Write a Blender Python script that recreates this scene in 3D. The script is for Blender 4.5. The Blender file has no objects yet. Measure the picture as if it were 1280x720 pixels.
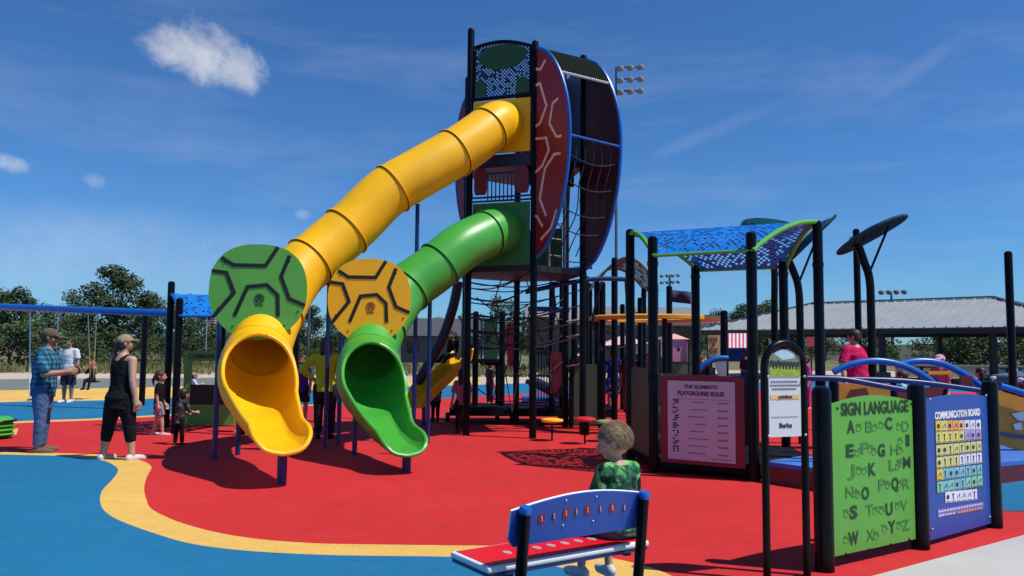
import bpy, bmesh, math, random
from mathutils import Vector, Matrix, noise
random.seed(7)
R = math.radians
scene = bpy.context.scene
COL = scene.collection
V = Vector

# ------------------------------------------------------------------ camera
CAM_H, FPX, PITCH, ROLL = 1.55, 1000.0, R(4.3), R(0.5)
cF = V((0, math.cos(PITCH), math.sin(PITCH)))
u0 = V((0, -math.sin(PITCH), math.cos(PITCH))); r0 = V((1, 0, 0))
cR = r0*math.cos(ROLL) + u0*math.sin(ROLL)
cU = u0*math.cos(ROLL) - r0*math.sin(ROLL)
cam_d = bpy.data.cameras.new('camera'); cam = bpy.data.objects.new('camera', cam_d); COL.objects.link(cam)
cam_d.sensor_width = 36; cam_d.lens = 36*FPX/1280; cam_d.clip_start = .05; cam_d.clip_end = 5000
m = Matrix.Identity(4)
for i in range(3):
    m[i][0] = cR[i]; m[i][1] = cU[i]; m[i][2] = -cF[i]
m[2][3] = CAM_H
cam.matrix_world = m
scene.camera = cam
EYE = V((0, 0, CAM_H))

def ray(px, py):
    return cR*((px-640)/FPX) + cU*((360-py)/FPX) + cF
def G(px, py, z=0.0):
    "survey a ground point read off the photograph"
    d = ray(px, py); t = (z-CAM_H)/d.z
    return EYE + d*t
def P(px, py, Y):
    d = ray(px, py); return EYE + d*(Y/d.y)
def onplane(px, py, p0, n):
    d = ray(px, py); return EYE + d*((p0-EYE).dot(n)/d.dot(n))

# ------------------------------------------------------------------ materials
def lin(c):
    c = c/255.0
    return c/12.92 if c <= .04045 else ((c+.055)/1.055)**2.4
def S(r, g, b, k=1.0):
    return (lin(r)*k, lin(g)*k, lin(b)*k)
MATS = {}
def mat(name, col, rough=.6, metal=0.0, var=.12, scale=6.0, bump=0.0, bscale=60.0, bdist=.01, spec=.5, dirt=0.0, dirtcol=(.12,.1,.08), col2=None, detail=4, emit=None, coat=0.0):
    if name in MATS: return MATS[name]
    M = bpy.data.materials.new(name); M.use_nodes = True
    nt = M.node_tree; N = nt.nodes; L = nt.links
    b = N['Principled BSDF']
    b.inputs['Roughness'].default_value = rough; b.inputs['Metallic'].default_value = metal
    b.inputs['Specular IOR Level'].default_value = spec
    if coat: b.inputs['Coat Weight'].default_value = coat; b.inputs['Coat Roughness'].default_value = .15
    tc = N.new('ShaderNodeTexCoord')
    nz = N.new('ShaderNodeTexNoise'); nz.inputs['Scale'].default_value = scale; nz.inputs['Detail'].default_value = detail
    L.new(tc.outputs['Object'], nz.inputs['Vector'])
    rmp = N.new('ShaderNodeValToRGB')
    c2 = col2 or tuple(min(1, c*(1+var)) for c in col)
    c1 = col if col2 else tuple(c*(1-var) for c in col)
    rmp.color_ramp.elements[0].position = .32; rmp.color_ramp.elements[1].position = .68
    rmp.color_ramp.elements[0].color = (*c1, 1); rmp.color_ramp.elements[1].color = (*c2, 1)
    L.new(nz.outputs['Fac'], rmp.inputs['Fac'])
    out = rmp.outputs['Color']
    if dirt > 0:
        n2 = N.new('ShaderNodeTexNoise'); n2.inputs['Scale'].default_value = scale*.35; n2.inputs['Detail'].default_value = 8
        L.new(tc.outputs['Object'], n2.inputs['Vector'])
        r2 = N.new('ShaderNodeValToRGB'); r2.color_ramp.elements[0].position = .5; r2.color_ramp.elements[1].position = .75
        r2.color_ramp.elements[1].color = (dirt, dirt, dirt, 1)
        L.new(n2.outputs['Fac'], r2.inputs['Fac'])
        mx = N.new('ShaderNodeMix'); mx.data_type = 'RGBA'
        L.new(r2.outputs['Color'], mx.inputs['Factor']); L.new(out, mx.inputs[6]); mx.inputs[7].default_value = (*dirtcol, 1)
        out = mx.outputs[2]
    L.new(out, b.inputs['Base Color'])
    if bump:
        n3 = N.new('ShaderNodeTexNoise'); n3.inputs['Scale'].default_value = bscale; n3.inputs['Detail'].default_value = 3
        L.new(tc.outputs['Object'], n3.inputs['Vector'])
        bp = N.new('ShaderNodeBump'); bp.inputs['Strength'].default_value = bump; bp.inputs['Distance'].default_value = bdist
        L.new(n3.outputs['Fac'], bp.inputs['Height']); L.new(bp.outputs['Normal'], b.inputs['Normal'])
    if emit: b.inputs['Emission Color'].default_value = (*emit, 1); b.inputs['Emission Strength'].default_value = 1
    MATS[name] = M
    return M

def rubber(name, col):
    "poured rubber: fine granules, blotchy wear, scuffs"
    M = bpy.data.materials.new(name); M.use_nodes = True; nt = M.node_tree; N = nt.nodes; L = nt.links
    b = N['Principled BSDF']; b.inputs['Roughness'].default_value = .85; b.inputs['Specular IOR Level'].default_value = .25
    tc = N.new('ShaderNodeTexCoord')
    def nz(sc, det, lo, hi, a, c):
        n = N.new('ShaderNodeTexNoise'); n.inputs['Scale'].default_value = sc; n.inputs['Detail'].default_value = det
        L.new(tc.outputs['Object'], n.inputs['Vector'])
        r = N.new('ShaderNodeMapRange'); r.inputs[1].default_value = lo; r.inputs[2].default_value = hi; r.inputs[3].default_value = a; r.inputs[4].default_value = c
        L.new(n.outputs['Fac'], r.inputs[0]); return r.outputs[0]
    big = nz(.45, 5, .3, .7, .90, 1.08); mid = nz(5, 4, .3, .7, .94, 1.05)
    vo = N.new('ShaderNodeTexVoronoi'); vo.inputs['Scale'].default_value = 260
    L.new(tc.outputs['Object'], vo.inputs['Vector'])
    sep = N.new('ShaderNodeSeparateColor'); L.new(vo.outputs['Color'], sep.inputs[0])
    gr = N.new('ShaderNodeMapRange'); gr.inputs[3].default_value = .72; gr.inputs[4].default_value = 1.22
    L.new(sep.outputs[0], gr.inputs[0])
    def mul(a, c):
        q = N.new('ShaderNodeMath'); q.operation = 'MULTIPLY'; L.new(a, q.inputs[0]); L.new(c, q.inputs[1]); return q.outputs[0]
    f = mul(mul(big, mid), gr.outputs[0])
    vm = N.new('ShaderNodeVectorMath'); vm.operation = 'SCALE'; vm.inputs[0].default_value = col; L.new(f, vm.inputs['Scale'])
    # pale dusty scuffs
    n2 = N.new('ShaderNodeTexNoise'); n2.inputs['Scale'].default_value = 1.7; n2.inputs['Detail'].default_value = 9; n2.inputs['Roughness'].default_value = .7
    L.new(tc.outputs['Object'], n2.inputs['Vector'])
    r2 = N.new('ShaderNodeMapRange'); r2.inputs[1].default_value = .56; r2.inputs[2].default_value = .78; r2.inputs[3].default_value = 0; r2.inputs[4].default_value = .05
    L.new(n2.outputs['Fac'], r2.inputs[0])
    mx = N.new('ShaderNodeMix'); mx.data_type = 'RGBA'; L.new(r2.outputs[0], mx.inputs['Factor']); L.new(vm.outputs[0], mx.inputs[6]); mx.inputs[7].default_value = (.45, .38, .32, 1)
    L.new(mx.outputs[2], b.inputs['Base Color'])
    bp = N.new('ShaderNodeBump'); bp.inputs['Strength'].default_value = .35; bp.inputs['Distance'].default_value = .004
    L.new(vo.outputs['Distance'], bp.inputs['Height']); L.new(bp.outputs['Normal'], b.inputs['Normal'])
    return M

# ------------------------------------------------------------------ mesh builder
def tag(o, label=None, cat=None, group=None, kind=None):
    if label: o['label'] = label
    if cat: o['category'] = cat
    if group: o['group'] = group
    if kind: o['kind'] = kind
    return o
def root_of(o):
    while o.parent: o = o.parent
    return o
def thing(name, label, cat, loc=(0, 0, 0), rz=0.0, group=None):
    o = bpy.data.objects.new(name, None); COL.objects.link(o); o.empty_display_size = .2
    o.location = loc; o.rotation_euler = (0, 0, rz)
    return tag(o, label, cat, group)

class MB:
    def __init__(s): s.v = []; s.f = []; s.mi = []; s.cur = 0
    def m(s, i): s.cur = i; return s
    def add(s, vs, fs):
        o = len(s.v); s.v += [V(p) for p in vs]
        for f in fs: s.f.append([i+o for i in f]); s.mi.append(s.cur)
    def box(s, c, size, rot=None, bev=0.0):
        hx, hy, hz = size[0]/2, size[1]/2, size[2]/2
        if bev > 0:
            b = min(bev, hx*.9, hy*.9, hz*.9); bm = bmesh.new(); bmesh.ops.create_cube(bm, size=1)
            for v in bm.verts: v.co = V((v.co.x*2*hx, v.co.y*2*hy, v.co.z*2*hz))
            bmesh.ops.bevel(bm, geom=bm.edges[:], offset=b, segments=2, profile=.5, affect='EDGES')
            vs = [v.co.copy() for v in bm.verts]; fs = [[v.index for v in f.verts] for f in bm.faces]; bm.free()
        else:
            vs = [V((x, y, z)) for x in (-hx, hx) for y in (-hy, hy) for z in (-hz, hz)]
            fs = [[0, 1, 3, 2], [4, 6, 7, 5], [0, 4, 5, 1], [2, 3, 7, 6], [0, 2, 6, 4], [1, 5, 7, 3]]
        if rot is not None: vs = [rot @ v for v in vs]
        s.add([v+V(c) for v in vs], fs); return s
    def bar(s, p0, p1, w, h, up=(0, 0, 1)):
        p0, p1 = V(p0), V(p1); d = p1-p0; L = d.length; d.normalize()
        side = d.cross(V(up))
        if side.length < 1e-4: side = V((1, 0, 0))
        side.normalize(); n = side.cross(d)
        rot = Matrix((d, side, n)).transposed()
        return s.box((p0+p1)/2, (L, w, h), rot)
    def tube(s, pts, r, seg=10, caps=True, closed=False):
        pts = [V(p) for p in pts]; n = len(pts)
        rs = r if isinstance(r, (list, tuple)) else [r]*n
        rings = []; prev = None
        for i, p in enumerate(pts):
            if closed: t = pts[(i+1) % n]-pts[i-1]
            else: t = pts[min(i+1, n-1)]-pts[max(i-1, 0)]
            t.normalize()
            if prev is None:
                a = V((0, 0, 1)) if abs(t.z) < .9 else V((1, 0, 0))
                x = t.cross(a).normalized()
            else:
                x = (prev-t*prev.dot(t)).normalized()
            prev = x; y = t.cross(x)
            rings.append([p+(x*math.cos(2*math.pi*k/seg)+y*math.sin(2*math.pi*k/seg))*rs[i] for k in range(seg)])
        vs = [q for g in rings for q in g]; fs = []
        m_ = n if closed else n-1
        for i in range(m_):
            j = (i+1) % n
            for k in range(seg):
                fs.append([i*seg+k, i*seg+(k+1) % seg, j*seg+(k+1) % seg, j*seg+k])
        if caps and not closed:
            fs.append(list(range(seg))[::-1]); fs.append([(n-1)*seg+k for k in range(seg)])
        s.add(vs, fs); return s
    def rounded_post(s, p0, p1, r, seg=14):
        p0, p1 = V(p0), V(p1); d = (p1-p0).normalized()
        return s.tube([p0, p1-d*r*.7, p1-d*r*.25, p1], [r, r, r*.86, r*.45], seg)
    def ball(s, c, r, rot=None, su=14, sv=9):
        r = r if isinstance(r, (list, tuple, Vector)) else (r, r, r)
        vs = []; fs = []
        for j in range(1, sv):
            th = math.pi*j/sv
            for i in range(su):
                a = 2*math.pi*i/su
                vs.append(V((r[0]*math.sin(th)*math.cos(a), r[1]*math.sin(th)*math.sin(a), r[2]*math.cos(th))))
        vs += [V((0, 0, r[2])), V((0, 0, -r[2]))]; T = len(vs)-2
        for j in range(sv-2):
            for i in range(su):
                fs.append([j*su+i, (j+1)*su+i, (j+1)*su+(i+1) % su, j*su+(i+1) % su])
        for i in range(su):
            fs.append([T, i, (i+1) % su]); fs.append([T+1, (sv-2)*su+(i+1) % su, (sv-2)*su+i])
        if rot is not None: vs = [rot @ v for v in vs]
        s.add([v+V(c) for v in vs], fs); return s
    def prism(s, poly, n, th):
        "closed outline (3-d, planar) extruded by th along n, centred"
        n = V(n).normalized(); k = len(poly)
        a = [V(p)+n*th/2 for p in poly]; b = [V(p)-n*th/2 for p in poly]
        fs = [list(range(k)), list(range(2*k-1, k-1, -1))]
        for i in range(k): j = (i+1) % k; fs.append([i, i+k, j+k, j])
        s.add(a+b, fs); return s
    def strip(s, pts, n, w, th):
        "a raised line of width w along pts lying in the plane of normal n"
        n = V(n).normalized(); pts = [V(p) for p in pts]; k = len(pts); L_, R_ = [], []
        for i, p in enumerate(pts):
            d0 = (pts[i]-pts[i-1]).normalized() if i > 0 else None
            d1 = (pts[i+1]-pts[i]).normalized() if i < k-1 else None
            if d0 is None: sd = n.cross(d1); q = 1
            elif d1 is None: sd = n.cross(d0); q = 1
            else:
                sd = (n.cross(d0)+n.cross(d1)).normalized(); q = 1/max(.5, sd.dot(n.cross(d1)))
            sd = sd.normalized()
            L_.append(p+sd*w/2*q); R_.append(p-sd*w/2*q)
        for i in range(k-1):
            quad = [L_[i], L_[i+1], R_[i+1], R_[i]]
            s.prism(quad, n, th)
        return s
    def lathe(s, prof, c, seg=20):
        vs = []; fs = []; n = len(prof)
        for r, z in prof:
            for k in range(seg):
                a = 2*math.pi*k/seg; vs.append(V(c)+V((r*math.cos(a), r*math.sin(a), z)))
        for i in range(n-1):
            for k in range(seg): fs.append([i*seg+k, i*seg+(k+1) % seg, (i+1)*seg+(k+1) % seg, (i+1)*seg+k])
        fs.append([k for k in range(seg)][::-1]); fs.append([(n-1)*seg+k for k in range(seg)])
        s.add(vs, fs); return s
    def build(s, name, mats, parent=None, smooth=False, angle=40, fix=True):
        off = V((0, 0, 0))
        if parent is not None: off = root_of(parent).location
        me = bpy.data.meshes.new(name)
        me.from_pydata([v-off for v in s.v], [], s.f)
        if not isinstance(mats, (list, tuple)): mats = [mats]
        for q in mats: me.materials.append(q)
        me.polygons.foreach_set('material_index', s.mi)
        if fix:
            bm = bmesh.new(); bm.from_mesh(me); bmesh.ops.recalc_face_normals(bm, faces=bm.faces[:]); bm.to_mesh(me); bm.free()
        if smooth:
            me.polygons.foreach_set('use_smooth', [True]*len(me.polygons))
            try: me.set_sharp_from_angle(angle=R(angle))
            except Exception: pass
        me.update()
        o = bpy.data.objects.new(name, me); COL.objects.link(o)
        if parent is not None: o.parent = parent
        return o

def copy_tree(o, parent=None):
    c = o.copy(); COL.objects.link(c); c.parent = parent
    for ch in list(o.children): copy_tree(ch, c)
    return c

def catmull(pts, n=8, closed=False):
    pts = [V(p) if len(p) == 3 else V((p[0], p[1], 0)) for p in pts]; k = len(pts); out = []
    for i in range(k if closed else k-1):
        if closed: p0, p1, p2, p3 = pts[i-1], pts[i], pts[(i+1) % k], pts[(i+2) % k]
        else: p0, p1, p2, p3 = pts[max(i-1, 0)], pts[i], pts[i+1], pts[min(i+2, k-1)]
        for j in range(n):
            t = j/n
            out.append(.5*((2*p1)+(p2-p0)*t+(2*p0-5*p1+4*p2-p3)*t*t+(3*p1-p0-3*p2+p3)*t**3))
    if not closed: out.append(pts[-1])
    return out

def text(body, size, origin, xd, yd, M, parent, name='lettering', bold=0.0, align='CENTER', depth=.002, fit=None):
    "raised lettering: origin is the middle of the base line"
    cu = bpy.data.curves.new('tmp', 'FONT'); cu.body = body; cu.size = size; cu.align_x = align
    cu.offset = bold*size; cu.extrude = depth/2; cu.resolution_u = 3
    o = bpy.data.objects.new('tmp', cu); COL.objects.link(o)
    dg = bpy.context.evaluated_depsgraph_get()
    me = bpy.data.meshes.new_from_object(o.evaluated_get(dg))
    bpy.data.objects.remove(o); bpy.data.curves.remove(cu)
    xd = V(xd).normalized(); yd = V(yd).normalized(); zd = xd.cross(yd)
    if fit and len(me.vertices):
        xs = [v.co.x for v in me.vertices]; w = max(xs)-min(xs); k = fit/w if w else 1
        for v in me.vertices: v.co.x *= k
    off = root_of(parent).location if parent else V((0, 0, 0))
    for v in me.vertices:
        v.co = V(origin)-off+xd*v.co.x+yd*v.co.y+zd*v.co.z
    me.name = name; me.materials.clear(); me.materials.append(M)
    r = bpy.data.objects.new(name, me); COL.objects.link(r)
    if parent: r.parent = parent
    return r

def sheet(name, outline, z, M, kind='structure'):
    b = MB(); b.add([V((p[0], p[1], z)) for p in outline], [list(range(len(outline)))])
    me = bpy.data.meshes.new(name); me.from_pydata(b.v, [], b.f)
    bm = bmesh.new(); bm.from_mesh(me); bmesh.ops.triangulate(bm, faces=bm.faces[:])
    for f in bm.faces:
        if f.normal.z < 0: f.normal_flip()
    bm.to_mesh(me); bm.free(); me.materials.append(M)
    o = bpy.data.objects.new(name, me); COL.objects.link(o); o['kind'] = kind
    return o
def gp(*pts, n=6):
    return catmull([G(*p) for p in pts], n)

# shared materials
BLACK = mat('black_powder_coat', (.0032, .0034, .006), .30, var=.3, scale=3, spec=.16)
BLUE = mat('blue_powder_coat', (.006, .115, .46), .32, var=.06)
BLUED = mat('dark_blue_coat', (.004, .026, .14), .35, var=.08)
YEL = mat('yellow_moulded_plastic', (.93, .49, .003), .45, dirt=.10, dirtcol=(.8, .5, .12), var=.07, spec=.35, scale=2, bump=.05, bscale=140)
GRN = mat('green_moulded_plastic', (.06, .385, .042), .38, dirt=.12, dirtcol=(.2, .42, .16), var=.08, scale=2, bump=.05, bscale=140)
PGRN = mat('green_panel_plastic', (.11, .42, .06), .45, var=.06, scale=3)
PYEL = mat('amber_panel_plastic', (.97, .50, .004), .5, var=.05, scale=3)
LINEBLK = mat('black_groove_plastic', (.008, .01, .008), .5)
STEEL = mat('galvanised_steel', (.5, .51, .52), .35, metal=.8, var=.1)
WHITE = mat('white_plastic', (.75, .75, .75), .5, var=.05)
REDP = mat('red_panel_plastic', (.17, .002, .024), .42, var=.06)
# ------------------------------------------------------------------ world and sun
SUN_EL, SUN_AZ = R(59), R(108)          # azimuth clockwise from +Y
w = bpy.data.worlds.new('World'); scene.world = w; w.use_nodes = True
nt = w.node_tree; N = nt.nodes; L = nt.links
bg = N['Background']
sky = N.new('ShaderNodeTexSky'); sky.sky_type = 'NISHITA'; sky.sun_disc = False
sky.sun_elevation = SUN_EL; sky.sun_rotation = SUN_AZ
sky.air_density = 1.0; sky.dust_density = .15; sky.ozone_density = 3.0; sky.altitude = 250
bg.inputs['Strength'].default_value = SKY_STRENGTH = .090
tc = N.new('ShaderNodeTexCoord')
def vmath(op, a, b=None):
    q = N.new('ShaderNodeVectorMath'); q.operation = op
    for i, x in enumerate((a, b)):
        if x is None: continue
        if hasattr(x, 'links') or hasattr(x, 'node'): L.new(x, q.inputs[i])
        else: q.inputs[i].default_value = x
    return q
def smath(op, a, b=None, c=None, clamp=False):
    q = N.new('ShaderNodeMath'); q.operation = op; q.use_clamp = clamp
    for i, x in enumerate((a, b, c)):
        if x is None: continue
        if hasattr(x, 'node'): L.new(x, q.inputs[i])
        else: q.inputs[i].default_value = x
    return q.outputs[0]
DIR = tc.outputs['Generated']
def fbm(scale, det, rough, stretch=(1, 1, 1), off=0.0):
    mp = N.new('ShaderNodeMapping'); mp.inputs['Scale'].default_value = stretch; mp.inputs['Location'].default_value = (off, off*.7, off*.3)
    L.new(DIR, mp.inputs['Vector'])
    n = N.new('ShaderNodeTexNoise'); n.inputs['Scale'].default_value = scale; n.inputs['Detail'].default_value = det; n.inputs['Roughness'].default_value = rough; n.inputs['Distortion'].default_value = .35
    L.new(mp.outputs[0], n.inputs['Vector']); return n.outputs['Fac']
fine = fbm(22, 10, .66); tiny = fbm(55, 8, .65, off=1.3); puff = fbm(11, 6, .6, off=3.1)
def cloud(px, py, wpx, hpx, rot=0.0, amt=1.0, soft=.55, k=2.6):
    c = ray(px, py).normalized()
    e1 = V((0, 0, 1)).cross(c).normalized()*-1; e2 = c.cross(e1)*-1
    e1, e2 = e1*math.cos(rot)+e2*math.sin(rot), e2*math.cos(rot)-e1*math.sin(rot)
    d = (ray(px, py)).length*FPX
    a = smath('MULTIPLY', vmath('DOT_PRODUCT', DIR, tuple(e1)).outputs['Value'], d/wpx)
    b = smath('MULTIPLY', vmath('DOT_PRODUCT', DIR, tuple(e2)).outputs['Value'], d/hpx)
    front = smath('GREATER_THAN', vmath('DOT_PRODUCT', DIR, tuple(c)).outputs['Value'], .5)
    q = smath('SUBTRACT', 1.0, smath('ADD', smath('MULTIPLY', a, a), smath('MULTIPLY', b, b)))
    nn = smath('MULTIPLY', smath('SUBTRACT', smath('ADD', smath('MULTIPLY', tiny if wpx < 45 else fine, .6), smath('MULTIPLY', fine if wpx < 45 else puff, .4)), .5), k)
    q = smath('ADD', q, nn)
    mr = N.new('ShaderNodeMapRange'); mr.interpolation_type = 'SMOOTHSTEP'
    mr.inputs[1].default_value = 0.0; mr.inputs[2].default_value = soft; mr.inputs[3].default_value = 0; mr.inputs[4].default_value = amt
    L.new(q, mr.inputs[0])
    return smath('MULTIPLY', mr.outputs[0], front)
parts = [cloud(60, 318, 460, 75, .05, .32, 1.6, 1.0), cloud(1130, 95, 90, 16, .5, .14, 1.4, 1.6), cloud(900, 160, 110, 12, .35, .09, 1.4, 1.6), cloud(220, 55, 52, 34, .2, .82, 1.1, 3.4), cloud(252, 64, 66, 46, -.3, .85, 1.2, 3.5), cloud(286, 80, 52, 36, -.5, .78, 1.3, 3.4), cloud(322, 84, 26, 15, -.8, .55, 1.5, 3.6),
         cloud(8, 203, 36, 13, -.15, .6, 1.5, 3.6), cloud(120, 226, 16, 11, -.3, .42, 1.6, 3.4),
         cloud(260, 308, 26, 10, 0, .40, 1.6, 3.4), cloud(378, 268, 12, 8, 0, .25, 1.2, 1.6)]
mask = parts[0]
for p in parts[1:]: mask = smath('MAXIMUM', mask, p)
# thin high veil, streaked
veil = fbm(3.2, 7, .6, (1, 1, 5.5), 1.7)
mr = N.new('ShaderNodeMapRange'); mr.inputs[1].default_value = .48; mr.inputs[2].default_value = .8; mr.inputs[3].default_value = 0; mr.inputs[4].default_value = .16
L.new(veil, mr.inputs[0])
mask = smath('MAXIMUM', mask, mr.outputs[0])
hs = vmath('MULTIPLY', sky.outputs[0], (.43, .82, 1.26))
shade = N.new('ShaderNodeMapRange'); shade.inputs[1].default_value = .3; shade.inputs[2].default_value = .7; shade.inputs[3].default_value = .72; shade.inputs[4].default_value = 1.15
L.new(puff, shade.inputs[0])
cc = vmath('SCALE', (7.2, 7.6, 8.6)); L.new(shade.outputs[0], cc.inputs['Scale'])
mx = N.new('ShaderNodeMix'); mx.data_type = 'RGBA'
L.new(mask, mx.inputs['Factor']); L.new(hs.outputs[0], mx.inputs[6]); L.new(cc.outputs[0], mx.inputs[7])
L.new(mx.outputs[2], bg.inputs['Color'])

sd = bpy.data.lights.new('sun', 'SUN'); sd.energy = 4.5; sd.angle = R(.53); sd.color = (1, .96, .9)
so = bpy.data.objects.new('sun', sd); COL.objects.link(so)
sdir = V((math.sin(SUN_AZ)*math.cos(SUN_EL), math.cos(SUN_AZ)*math.cos(SUN_EL), math.sin(SUN_EL)))
so.rotation_euler = sdir.to_track_quat('Z', 'Y').to_euler(); so.location = (20, -5, 40)
vs = scene.view_settings; scene.display_settings.display_device = 'sRGB'
vs.view_transform = 'Standard'; vs.look = 'None'; vs.exposure = EXPOSURE = 0.0; vs.gamma = 1; vs.use_curve_mapping = False
scene.cycles.max_bounces = 8; scene.cycles.diffuse_bounces = 3

# ------------------------------------------------------------------ ground and surfaces
grass_m = mat('dry_grass_field', (.11, .115, .035), .95, col2=(.20, .17, .07), scale=.25, detail=10, bump=.5, bscale=4)
sheet('ground', [(-700, -60), (700, -60), (700, 1400), (-700, 1400)], -.006, grass_m)
conc = mat('pale_concrete', (.46, .44, .41), .85, var=.1, scale=.8, detail=9, bump=.2, bscale=90, dirt=.35, dirtcol=(.25, .23, .2))
sandc = mat('sandy_concrete', (.50, .42, .31), .9, var=.1, scale=.5, detail=8)
far_l = [G(-500, 470), G(0, 466), G(150, 464), G(300, 462), G(500, 462), G(800, 462), G(1100, 464), G(1500, 470)]
sheet('plaza_paving', [(-60, -12)]+[(p.x, p.y) for p in far_l]+[(60, -12)], -.002, sandc)
trk = mat('grey_green_path', (.16, .17, .15), .9, var=.15, scale=1.5)
sheet('path', [G(-200, 478), G(0, 474), G(140, 473), G(300, 472), G(300, 481), G(140, 485), G(0, 488), G(-200, 492)], .002, trk)
asph = mat('parking_asphalt', (.055, .055, .057), .9, var=.15, scale=2)
sheet('parking_lot', [(13, 26), (70, 26), (70, 48), (13, 48)], .002, asph)

RED = rubber('red_rubber', (.565, .024, .024)); TAN = rubber('tan_rubber', (.74, .45, .105)); BLU = rubber('blue_rubber', (.010, .155, .31))
farred = gp((-250, 548), (0, 531), (120, 526), (250, 518), (400, 507), (550, 499), (700, 491), (900, 488), (1300, 492), (1700, 500))
farblue = gp((-250, 516), (0, 503), (180, 499), (400, 487), (600, 481), (800, 477), (1300, 481), (1700, 487))
fartan = gp((-250, 498), (0, 488), (140, 485), (300, 481), (450, 477), (600, 474))
sheet('tan_rubber_band', list(fartan)+[G(600, 482)]+list(reversed(gp((-250, 520), (0, 506), (180, 502), (400, 489)))), .002, TAN)
sheet('blue_rubber_band', [(-25, 8)]+list(farblue)+[(22, 12)], .006, BLU)
sheet('tan_rubber_line', list(gp((-250, 547), (0, 528.5), (120, 523.5), (250, 516), (400, 505.5)))+[G(400, 509), G(0, 533), G(-250, 550)], .010, TAN)
sheet('red_rubber_surface', [(-25, -8)]+list(farred)+[(20, -8)], .014, RED)
outer = [(-400, 560), (-100, 563), (0, 566.5), (75, 568), (140, 570.5), (175, 577), (189, 585), (184, 597), (180, 612), (183, 627), (190, 639), (222, 654.5), (270, 668), (326, 677), (396, 682), (470, 683.5), (554, 684.5), (640, 686), (720, 693), (785, 705), (833, 720), (900, 755), (960, 800), (1000, 900)]
inner = [(-400, 563), (-100, 567), (0, 570), (75, 572), (125, 577), (144, 585), (147, 592), (140, 602), (128, 615), (125, 628), (130, 641), (150, 654), (196, 671), (241, 683.5), (308, 692), (396, 697), (470, 698.5), (554, 699.5), (620, 702), (680, 709), (735, 723), (790, 748), (830, 790), (850, 900)]
sheet('tan_rubber_curve', list(gp(*outer, n=5))+[(1.2, -8), (-25, -8), (-25, 9)], .018, TAN)
sheet('blue_rubber_surface', list(gp(*inner, n=5))+[(.7, -8), (-25, -8), (-25, 8)], .022, BLU)
# right side: blue patch beyond the boards, concrete corner
sheet('blue_rubber_surface', list(gp((1235, 640), (1252, 606), (1300, 596), (1420, 590), (1600, 596)))+[G(1600, 640), G(1420, 645)], .018, BLU)
c0, c1 = G(1105, 720), G(1280, 672)
dd = (c1-c0).normalized()
a, b = c0-dd*6, c1+dd*14
sheet('concrete_walk', [a, b, (b.x+6, b.y-10), (a.x+8, a.y-8)], .022, conc)
sq = [G(11, 545), G(20, 545), G(23, 537), G(14, 537)]
sheet('tan_rubber_square', sq, .020, TAN)
# hills far off
hm = mat('distant_wooded_hill', (.030, .040, .018), .95, col2=(.075, .070, .04), scale=.03, detail=8)
def hill(x0, x1, y, h, seed):
    b = MB(); nx, ny = 60, 8; vs = []; fs = []
    for i in range(nx+1):
        for j in range(ny+1):
            t = i/nx; s_ = j/ny; x = x0+(x1-x0)*t
            z = h*math.sin(math.pi*min(1, s_))**.8*(math.sin(math.pi*t)**.5)*(.75+.5*noise.noise(V((x*.02, seed, 0))))
            z += .9*noise.noise(V((x*.12, s_*9, seed)))*min(1, s_*3)
            vs.append(V((x, y+s_*80, z-.3)))
    for i in range(nx):
        for j in range(ny): k = i*(ny+1)+j; fs.append([k, k+ny+1, k+ny+2, k+1])
    b.add(vs, fs); o = b.build('hills', hm, smooth=True, angle=180); o['kind'] = 'structure'
hill(-220, 330, 170, 5.5, 1.3); hill(40, 300, 125, 4.2, 7.7)
# ------------------------------------------------------------------ hexagonal turtle tower
TC = V((.14, 15.05, 0)); TR = 1.23
HEX = [TC+V((math.cos(R(a)), math.sin(R(a)), 0))*TR for a in (-139, -79, -19, 41, 101, 161)]
HEX[5] = V((-.90, 15.5, 0)); HEX[4] = V((.10, 16.25, 0)); FLp, FRp, BRp, B4, B5, B6 = HEX
ZD1, ZD2 = 2.95, 4.93
tower = thing('play_tower', 'tall hexagonal black post play tower with red turtle shell side fins and tube slides', 'play tower', TC)
tops = [7.38, 7.0, 7.05, 7.0, 7.0, 6.9]
for p, zt in zip(HEX, tops):
    po = MB().rounded_post(p, p+V((0, 0, zt)), .0635).build('post', BLACK, tower, True)
    for z in (ZD1-.08, ZD1+1.3, ZD2-.08, 6.0): MB().tube([p+V((0, 0, z)), p+V((0, 0, z+.07))], .072, 14).build('clamp', BLACK, po, True)
deckm = mat('black_punched_deck', (.012, .012, .015), .5, var=.2, scale=20)
for z in (ZD1, ZD2):
    MB().prism([p*1.0+V((0, 0, z)) for p in HEX], (0, 0, 1), .11).build('deck', deckm, tower)
DKBL = mat('navy_perforated_panel', (.010, .018, .06), .5)
DKGR = mat('dark_green_panel', (.018, .075, .02), .5, var=.1)
DKRED = mat('dark_red_panel', (.16, .012, .022), .45, var=.08)
SHELL = mat('crimson_shell_panel', (.27, .006, .018), .42, var=.08, scale=2)
SALM = mat('salmon_shell_line', (.85, .50, .42), .5)

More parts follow.
